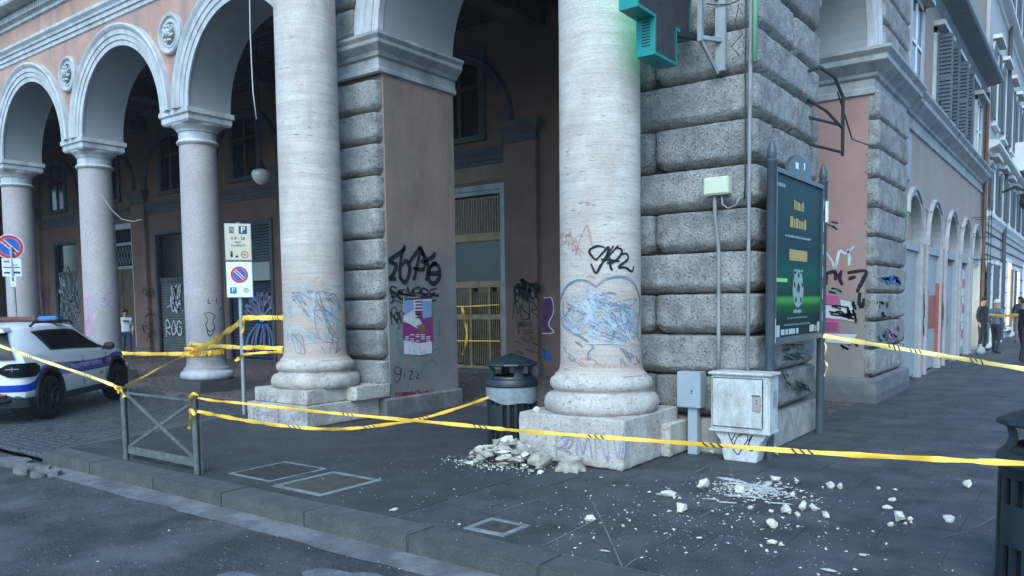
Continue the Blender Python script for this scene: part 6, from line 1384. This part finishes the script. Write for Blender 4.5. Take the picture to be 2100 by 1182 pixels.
BROWN = flat('brown_cloth', (.16, .12, .10), .85, var=.3)
p = Vector((-25.6, 13.2, 0)); wmn = person(p, 1.60, toward(p)+.1, 'woman in a white printed t-shirt and jeans before the wooden street door', TSH, DENIM, elbows=(((.23, .04, 1.14), (.20, -.10, .93)), ((-.23, .04, 1.14), (-.20, -.10, .93))), stride=.02)
mb = MB(); mb.quad((-.09, -.150, 1.20), (.09, -.150, 1.20), (.09, -.146, 1.27), (-.09, -.146, 1.27)); mb.build('shirt_print', flat('shirt_print', (.08, .10, .18), .8), wmn, world=False)
p = Vector((-33.2, 13.6, 0)); person(p, 1.66, toward(p)-1.2, 'dark clothed person beside the graffiti shutter, behind the police car light bar', DKJ, NAVY, stride=.05)
c = gz(4, 770); p = Vector((c.x, c.y, 0)); d = (p-Vector((0, 0, 0))).normalized()
p = Vector((-27.5, 8.3, 0)); person(p, 1.70, toward(p)+.4, 'grey haired person in a pale blue shirt at the left edge, behind the car', flat('pale_blue_shirt', (.25, .33, .45), .85), NAVY, hair=FAIRH)
p = Vector((-2.28, 26.6, 0)); m1 = person(p, 1.56, toward(p)+2.4, 'man in a blue grey shirt and white cap standing by the lit shop', GREYB, NAVY, hair=flat('white_cap', (.45, .46, .47), .8), stride=.05)
p = Vector((-2.72, 27.6, 0)); person(p, 1.62, toward(p)+1.0, 'person in dark clothes half hidden behind the man with the cap', DKJ, NAVY, stride=.02)
p = Vector((-1.42, 23.2, 0)); person(p, 1.58, toward(p)+1.9, 'person in dark clothes with one arm held out at the right edge of the street', DKJ, DKJ, elbows=(((.22, -.12, 1.30), (.20, -.36, 1.34)), ((-.24, .03, 1.13), (-.25, -.07, .88))), stride=.06)
p = Vector((-2.15, 33.5, 0)); person(p, 1.62, toward(p), 'distant person in a dark blue jacket and light trousers by the far shops', NAVY, BROWN, stride=.03)
mb = MB(); mb.lathe([(.05, 0), (.12, .01), (.13, .10), (.10, .20), (.03, .25), (.06, .30), (.001, .29)], 12, (-2.62, 26.2), wob=lambda a, z: 1+.12*math.sin(3*a+z*9)); tag(mb.build('plastic_bag', WHITEF, None, smooth=True), 'white plastic bag on the ground beside the man with the cap', 'bag')
# ================================================================ POLICE CAR
HEAD = R(131.5)
pw = gz(97, 858, -.06); fw = Vector((math.cos(HEAD), math.sin(HEAD), 0)); rt = Vector((math.sin(HEAD), -math.cos(HEAD), 0))
car_o = Vector((pw.x, pw.y, -.058)) + fw*1.28 - rt*.80
car = empty('police_car', car_o, HEAD, label='white and blue municipal police car with a roof light bar, parked on the cobbles', cat='car')
kw = dict(world=False)
# stations: x, sill z, belt z, body half width, roof z, glass half width at roof
ST = [(-2.00, .52, .86, .62, .98, .50), (-1.97, .40, .92, .76, 1.08, .56), (-1.90, .36, .98, .84, 1.30, .56), (-1.72, .34, 1.00, .875, 1.44, .56), (-1.35, .32, 1.01, .885, 1.50, .575), (-.80, .30, 1.00, .885, 1.525, .585), (-.2, .30, .985, .885, 1.525, .585),
      (.25, .30, .97, .885, 1.485, .575), (.55, .30, .965, .885, 1.36, .58), (.85, .31, .96, .885, 1.18, .62), (1.12, .32, .955, .885, 1.035, .70), (1.35, .33, .93, .88, .99, .70), (1.65, .36, .88, .86, .945, .66), (1.90, .40, .80, .78, .86, .58), (2.05, .46, .68, .62, .72, .46), (2.08, .50, .64, .54, .66, .40)]
ST = [(a, b, c+.045, d, (e-.025 if e > 1.2 else e), f) for a, b, c, d, e, f in ST]
def section(s):
    x, zs, zb, w_, zr, g = s
    pts = [(0, zs), (w_*.80, zs), (w_*.95, zs+.04), (w_*.99, zs+.16), (w_, zs+(zb-zs)*.55), (w_*.985, zb-.10), (w_*.955, zb-.02), (w_*.945, zb+.005)]
    top = zr-zb
    pts += [(w_*.945+(g-w_*.945)*.45, zb+top*.45), (g+.015, zb+top*.86), (g-.05, zr-.012), (g*.6, zr+.012), (0, zr+.022)]
    return pts
mb = MB(); vs = []; fs = []; secs = [section(s) for s in ST]; m_ = len(secs[0])
for s, sc in zip(ST, secs):
    bow = 0
    for (y, z) in sc: vs.append((s[0], -y, z))
    for (y, z) in sc[1:-1][::-1]: vs.append((s[0], y, z))
n = 2*m_-2
for i in range(len(ST)-1):
    for j in range(n): fs.append((i*n+j, i*n+(j+1) % n, (i+1)*n+(j+1) % n, (i+1)*n+j))
fs.append(tuple(range(n))[::-1]); fs.append(tuple((len(ST)-1)*n+j for j in range(n)))
mb.add(vs, fs)
# paint with livery
CP = bpy.data.materials.new('police_livery'); CP.use_nodes = True; t_ = CP.node_tree; N = t_.nodes; L = t_.links; b_ = N['Principled BSDF']
b_.inputs['Roughness'].default_value = .28; b_.inputs['Coat Weight'].default_value = .5; b_.inputs['Coat Roughness'].default_value = .08
tc = N.new('ShaderNodeTexCoord'); sx = N.new('ShaderNodeSeparateXYZ'); L.new(tc.outputs['Object'], sx.inputs[0])
def math_(op, a, b=None, c=None):
    q = N.new('ShaderNodeMath'); q.operation = op
    for i, v in enumerate((a, b, c)):
        if v is None: continue
        if isinstance(v, (int, float)): q.inputs[i].default_value = v
        else: L.new(v, q.inputs[i])
    return q.outputs[0]
X_, Y_, Z_ = sx.outputs
def cmap(x, pts):
    q = N.new('ShaderNodeFloatCurve'); cu = q.mapping.curves[0]
    for i, (px_, py_) in enumerate(pts):
        if i < 2: cu.points[i].location = (px_, py_) if i == 0 else (pts[-1])
    for px_, py_ in pts[1:-1]: cu.points.new(px_, py_)
    q.mapping.update(); L.new(x, q.inputs['Value']); return q.outputs[0]
xn = math_('DIVIDE', math_('ADD', X_, 2.1), 4.2)
def xz(x): return (x+2.1)/4.2
lo = cmap(xn, [(0, .49), (xz(-1.95), .49), (xz(-1.72), .50), (xz(-1.5), .55), (xz(-1.2), .66), (xz(-.8), .655), (xz(.8), .66), (xz(1.1), .68), (xz(1.5), .76), (1, .62)])
hi = cmap(xn, [(0, .60), (xz(-1.98), .60), (xz(-1.85), .61), (xz(-1.65), .70), (xz(-1.45), .86), (xz(-1.2), .88), (xz(-.8), .86), (xz(.95), .86), (xz(1.15), .90), (xz(1.5), .90), (1, .72)])
inb = math_('MULTIPLY', math_('GREATER_THAN', Z_, lo), math_('LESS_THAN', Z_, hi))
mx = N.new('ShaderNodeMix'); mx.data_type = 'RGBA'; mx.inputs[6].default_value = (.74, .77, .80, 1); mx.inputs[7].default_value = (.015, .045, .42, 1); L.new(inb, mx.inputs[0]); L.new(mx.outputs[2], b_.inputs['Base Color'])
body = mb.build('body', [CP, flat('arch_void', (.01, .01, .012), .9)], car, smooth=True, **kw)
AX, WR, HW = 1.28, .345, .80
cut = MB(); cut.cur = 0
for sx_ in (-1, 1):
    for sy in (-1, 1):
        n = 32; ring_ = [(sx_*AX+.405*math.cos(2*math.pi*i/n), WR+.03+.405*math.sin(2*math.pi*i/n)) for i in range(n)]
        cut.prism(ring_, lambda x, z: (x, sy*.62, z), lambda x, z: (x, sy*1.05, z))
co = cut.build('cutter', MATS['arch_void'], None); co.location = car.location; co.rotation_euler = car.rotation_euler
bo = body.modifiers.new('b', 'BOOLEAN'); bo.object = co; bo.operation = 'DIFFERENCE'; bo.solver = 'EXACT'
try: bo.material_mode = 'TRANSFER'
except Exception: pass
bpy.context.view_layer.update(); dg = bpy.context.evaluated_depsgraph_get(); nm = bpy.data.meshes.new_from_object(body.evaluated_get(dg)); body.modifiers.clear(); body.data = nm; bpy.data.objects.remove(co)
nm.set_sharp_from_angle(angle=R(38))
# arch cladding, sills, lower bumper
CLAD = flat('car_cladding', (.02, .022, .026), .6); TYRE = flat('tyre', (.014, .015, .018), .8); RIM = flat('dark_rim', (.015, .017, .02), .35, metal=.6, spec=.5); SPOKE = flat('rim_spoke', (.06, .06, .07), .3, metal=.6)
for sx_ in (-1, 1):
    for sy in (-1, 1):
        mb = MB(); vs = []; fs = []; n = 24
        for i in range(n+1):
            a = -.32+(math.pi+.64)*i/n
            for r_, y in ((.405, .80), (.405, .902), (.455, .900), (.462, .875)): vs.append((sx_*AX+r_*math.cos(a), sy*y, WR+.03+r_*math.sin(a)))
        for i in range(n):
            for k_ in range(3): fs.append((i*4+k_, i*4+k_+1, (i+1)*4+k_+1, (i+1)*4+k_))
        mb.add(vs, fs); mb.build('wheel_arch', CLAD, car, smooth=True, auto=40, **kw)
        w_ = empty('wheel', (sx_*AX, sy*HW, WR)); w_.parent = car; w_.rotation_euler = (math.pi/2*(1 if sy < 0 else -1), rnd.uniform(0, 1), 0)
        mb = MB(); mb.lathe([(.23, -.09), (.30, -.105), (.335, -.09), (.345, -.06), (.345, .06), (.335, .09), (.30, .105), (.23, .09)], 40); mb.build('tyre', TYRE, w_, smooth=True, auto=50, world=False)
        mb = MB(); mb.lathe([(.235, .09), (.225, .06), (.20, .04), (.05, .03), (.001, .03)], 40); mb.lathe([(.235, .092), (.225, .097), (.215, .09)], 40); mb.build('rim', RIM, w_, smooth=True, auto=40, world=False)
        mb = MB()
        for k_ in range(5):
            a = k_*2*math.pi/5; d = Vector((math.cos(a), math.sin(a), 0)); q = Vector((-d.y, d.x, 0))
            for s_ in (-1, 1): mb.bar(tuple(d*.03+q*s_*.02+Vector((0, 0, .065))), tuple(d*.22+q*s_*.045+Vector((0, 0, .08))), .022, .02)
        mb.lathe([(.001, .09), (.05, .085), (.055, .06)], 16); mb.build('spokes', SPOKE, w_, world=False)
mb = MB()
for sy in (-1, 1): mb.prism([(-.80, .27), (.84, .27), (.80, .37), (-.76, .37)], lambda x, z: (x, sy*.86, z), lambda x, z: (x, sy*.905, z))
mb.build('sill', CLAD, car, **kw)
mb = MB(); P = [(-1.72, -.885), (-1.90, -.85), (-2.00, -.74), (-2.04, -.45), (-2.05, 0), (-2.04, .45), (-2.00, .74), (-1.90, .85), (-1.72, .885)]
vs = [(x, y, .26) for x, y in P]+[(x-.02, y*1.005, .40) for x, y in P]+[(x-.01, y, .50 if abs(y) < .6 else .40) for x, y in P]+[(x+.2, y*.8, .26) for x, y in P]+[(x+.15, y*.86, .50 if abs(y) < .6 else .40) for x, y in P]; n = len(P)
mb.add(vs, [(i, i+1, n+i+1, n+i) for i in range(n-1)]+[(n+i, n+i+1, 2*n+i+1, 2*n+i) for i in range(n-1)]+[(3*n+i, 3*n+i+1, i+1, i) for i in range(n-1)]+[(2*n+i, 2*n+i+1, 4*n+i+1, 4*n+i) for i in range(n-1)]); mb.build('rear_bumper', CLAD, car, smooth=True, auto=35, **kw)
mb = MB(); mb.tube([(-2.09, -.32, .33), (-2.07, -.60, .36), (-2.02, -.66, .38)], .02, 6); mb.box(-2.085, -.60, .42, -2.06, -.50, .455); mb.build('bumper_trim', RIM, car, **kw)
mb = MB(); mb.box(-2.075, -.62, .45, -2.05, -.46, .475); mb.build('rear_reflector', SIGNR, car, **kw)
# glass: follow the cabin surface, slightly proud
def side_pt(x, f, sy, lift=.008):
    for i in range(len(ST)-1):
        if ST[i][0] <= x <= ST[i+1][0]: break
    u = (x-ST[i][0])/(ST[i+1][0]-ST[i][0]); A, B = secs[i], secs[i+1]
    def pt(j): return (A[j][0]*(1-u)+B[j][0]*u, A[j][1]*(1-u)+B[j][1]*u)
    ks = [7, 8, 9]; ff = f*2; j = min(int(ff), 1); v = ff-j; p, q = pt(ks[j]), pt(ks[j+1]); y = p[0]*(1-v)+q[0]*v; z = p[1]*(1-v)+q[1]*v
    return Vector((x, sy*(y+lift), z+lift*.3))
GL = flat('car_glass', (.006, .008, .011), .22, spec=.18)
def side_glass(xs_b, xs_t, f0, f1, sy, name, m_, lift=.008):
    mb = MB(); vs = []; fs = []; n = 14; k = 6
    for i in range(n+1):
        for j in range(k+1):
            v = j/k; xb = xs_b[0]+(xs_b[1]-xs_b[0])*i/n; xt = xs_t[0]+(xs_t[1]-xs_t[0])*i/n; vs.append(side_pt(xb*(1-v)+xt*v, f0+(f1-f0)*v, sy, lift))
    for i in range(n):
        for j in range(k): fs.append((i*(k+1)+j, (i+1)*(k+1)+j, (i+1)*(k+1)+j+1, i*(k+1)+j+1))
    mb.add(vs, fs); return mb.build(name, m_, car, smooth=True, world=False)
for sy in (-1, 1):
    side_glass((-1.12, 1.02), (-1.30, .12), .05, .90, sy, 'window_surround', CLAD, .006)
    side_glass((-1.02, -.16), (-1.14, -.16), .12, .82, sy, 'side_window', GL, .012); side_glass((-.08, .86), (-.08, .20), .12, .82, sy, 'side_window', GL, .012)
mb = MB(); A_ = [(-1.985, -.55, .965), (-1.985, .55, .965), (-1.80, .50, 1.42), (-1.80, -.50, 1.42)]
vs = []; n = 10
for i in range(n+1):
    for j in range(7):
        u = i/n*2-1; v = j/6; x = -2.055+.06*v+.16*v*v; hw_ = .74-.20*v; vs.append((x-.02*(1-u*u)+.05*u**4, u*hw_, .985+.43*v))
mb.add(vs, [(i*7+j, (i+1)*7+j, (i+1)*7+j+1, i*7+j+1) for i in range(n) for j in range(6)]); mb.build('rear_window', GL, car, smooth=True, **kw)
mb = MB(); mb.prism([(-.55, 1.40), (.55, 1.40), (.52, 1.465), (-.52, 1.465)], lambda y, z: (-1.66, y, z), lambda y, z: (-1.90, y, z-.02)); mb.build('roof_spoiler', CP, car, bevel=.01, **kw)
mb = MB(); vs = []
for i in range(9):
    for j in range(5):
        u = i/8*2-1; v = j/4; x = .90-.53*v; z = 1.06+.30*v; hw_ = .66-.10*v; vs.append((x+.05*(1-u*u)+.03, u*hw_, z+.03))
mb.add(vs, [(i*5+j, (i+1)*5+j, (i+1)*5+j+1, i*5+j+1) for i in range(8) for j in range(4)]); mb.build('windscreen', GL, car, smooth=True, **kw)
for sy in (-1, 1):
    path = [(-1.60, .892), (-1.70, .886), (-1.80, .868), (-1.90, .848), (-1.945, .80), (-1.975, .755), (-1.992, .69), (-2.008, .62), (-2.01, .50)]
    mb = MB(); vs = []
    for i, (x, y) in enumerate(path):
        e_ = min(i, len(path)-1-i); zt = .905+.02*min(e_, 2)/2-(.05 if e_ == 0 else 0); zl_ = .725-.015*min(e_, 2)/2+(.05 if e_ == 0 else 0)
        for v in (0, .5, 1): vs.append((x-.012, sy*(y+.010), zl_+(zt-zl_)*v))
    mb.add(vs, [(i*3+j, (i+1)*3+j, (i+1)*3+j+1, i*3+j+1) for i in range(len(path)-1) for j in range(2)]); mb.build('tail_light', GL, car, smooth=True, **kw)
    mb = MB(); mb.bar((-2.03, sy*.60, .84), (-1.99, sy*.775, .84), .010, .014); mb.bar((-2.01, sy*.69, .87), (-2.01, sy*.69, .80), .010, .012); mb.build('light_cross', flat('lamp_lens', (.25, .26, .30), .2), car, **kw)
    mb = MB(); mb.tube([(.62, sy*.90, 1.0), (.66, sy*.97, 1.02)], .02, 6); mb.lathe([(.001, -.09), (.05, -.085), (.075, -.04), (.08, .03), (.06, .08), (.001, .09)], 14)
    nv = len(mb.v)-6*14; q = mb.v[nv:]; mb.v = mb.v[:nv]+[(.68+v[0]*.8, sy*1.0+v[2]*sy, 1.05+v[1]*.9) for v in q]; mb.build('mirror', CLAD, car, smooth=True, auto=50, **kw)
    mb = MB(); mb.tube([(-1.25, sy*.60, 1.46), (-1.15, sy*.62, 1.525), (.0, sy*.63, 1.53), (.15, sy*.61, 1.475)], .02, 6); mb.build('roof_rail', CLAD, car, smooth=True, **kw)
    mb = MB(); mb.box(-.42, sy*.878, .80, -.28, sy*.90, .825); mb.box(.52, sy*.876, .79, .66, sy*.90, .815); mb.build('door_handle', CLAD, car, **kw)
    mb = MB()
    for x in (-.12, .80): mb = MB(); mb.box(x-.003, sy*.880, .42, x+.003, sy*.8875, .93); mb.build('door_gap', CLAD, car, **kw)
# light bar
mb = MB(); mb.box(-.42, -.62, 1.51, -.18, .62, 1.54); mb.build('light_bar_foot', CLAD, car, **kw)
lb = MB(); lb.box(-.43, -.30, 1.54, -.17, .30, 1.61); lb.build('light_bar_red', flat('bar_red', (.11, .025, .02), .3, spec=.6), car, bevel=.02, **kw)
for sy in (-1, 1):
    mb = MB(); mb.box(-.44, sy*.305, 1.54, -.16, sy*.64, 1.615); mb.build('light_bar_blue', flat('bar_blue', (.02, .14, .38), .2, spec=.7), car, bevel=.025, **kw)
mb = MB(); mb.tube([(-1.5, 0, 1.42), (-1.68, 0, 1.64)], .006, 5); mb.build('aerial', CLAD, car, **kw)
rt_ = (math.pi/2, 0, 0)
text_obj('POLIZIA ROMA CAPITALE', .105, (-.02, -.905, .765), rt_, flat('livery_letter', (.42, .50, .70), .5), car)
text_obj('VENERE', .07, (-1.42, -.90, .965), rt_, SIGNK, car) if False else None
text_obj('112 POLIZIA', .055, (-1.30, -.893, .965), rt_, SIGNK, car) if False else None
mb = MB(); mb.box(.72, -.903, .71, .83, -.90, .83); mb.build('crest_badge', flat('crest', (.30, .06, .08), .5), car, **kw)
mb = MB(); mb.box(.46, -.903, .565, .62, -.90, .585); mb.build('model_strip', CLAD, car, **kw)
strokes([[(-1.33, .985), (-1.30, .955)], [(-1.29, .985), (-1.29, .955)], [(-1.26, .985), (-1.24, .955)], [(-1.22, .985), (-1.20, .955)], [(-1.18, .985), (-1.18, .955)]], lambda x, z: (car_o+fw*x+rt*.885+Vector((0, 0, z)), rt), .01, SIGNK, None, name='number_marks') if False else None
# ================================================================ AIR
HZ = bpy.data.materials.new('air_haze'); HZ.use_nodes = True; t_ = HZ.node_tree; t_.nodes.clear(); o_ = t_.nodes.new('ShaderNodeOutputMaterial'); pv = t_.nodes.new('ShaderNodeVolumePrincipled')
pv.inputs['Density'].default_value = 0.0006; pv.inputs['Color'].default_value = (.82, .9, 1, 1); t_.links.new(pv.outputs[0], o_.inputs['Volume'])
mb = MB(); mb.box(-62, -27, -1.3, 14, 165, 26.6); tag(mb.build('haze', HZ), kind='stuff')
bpy.context.view_layer.update()
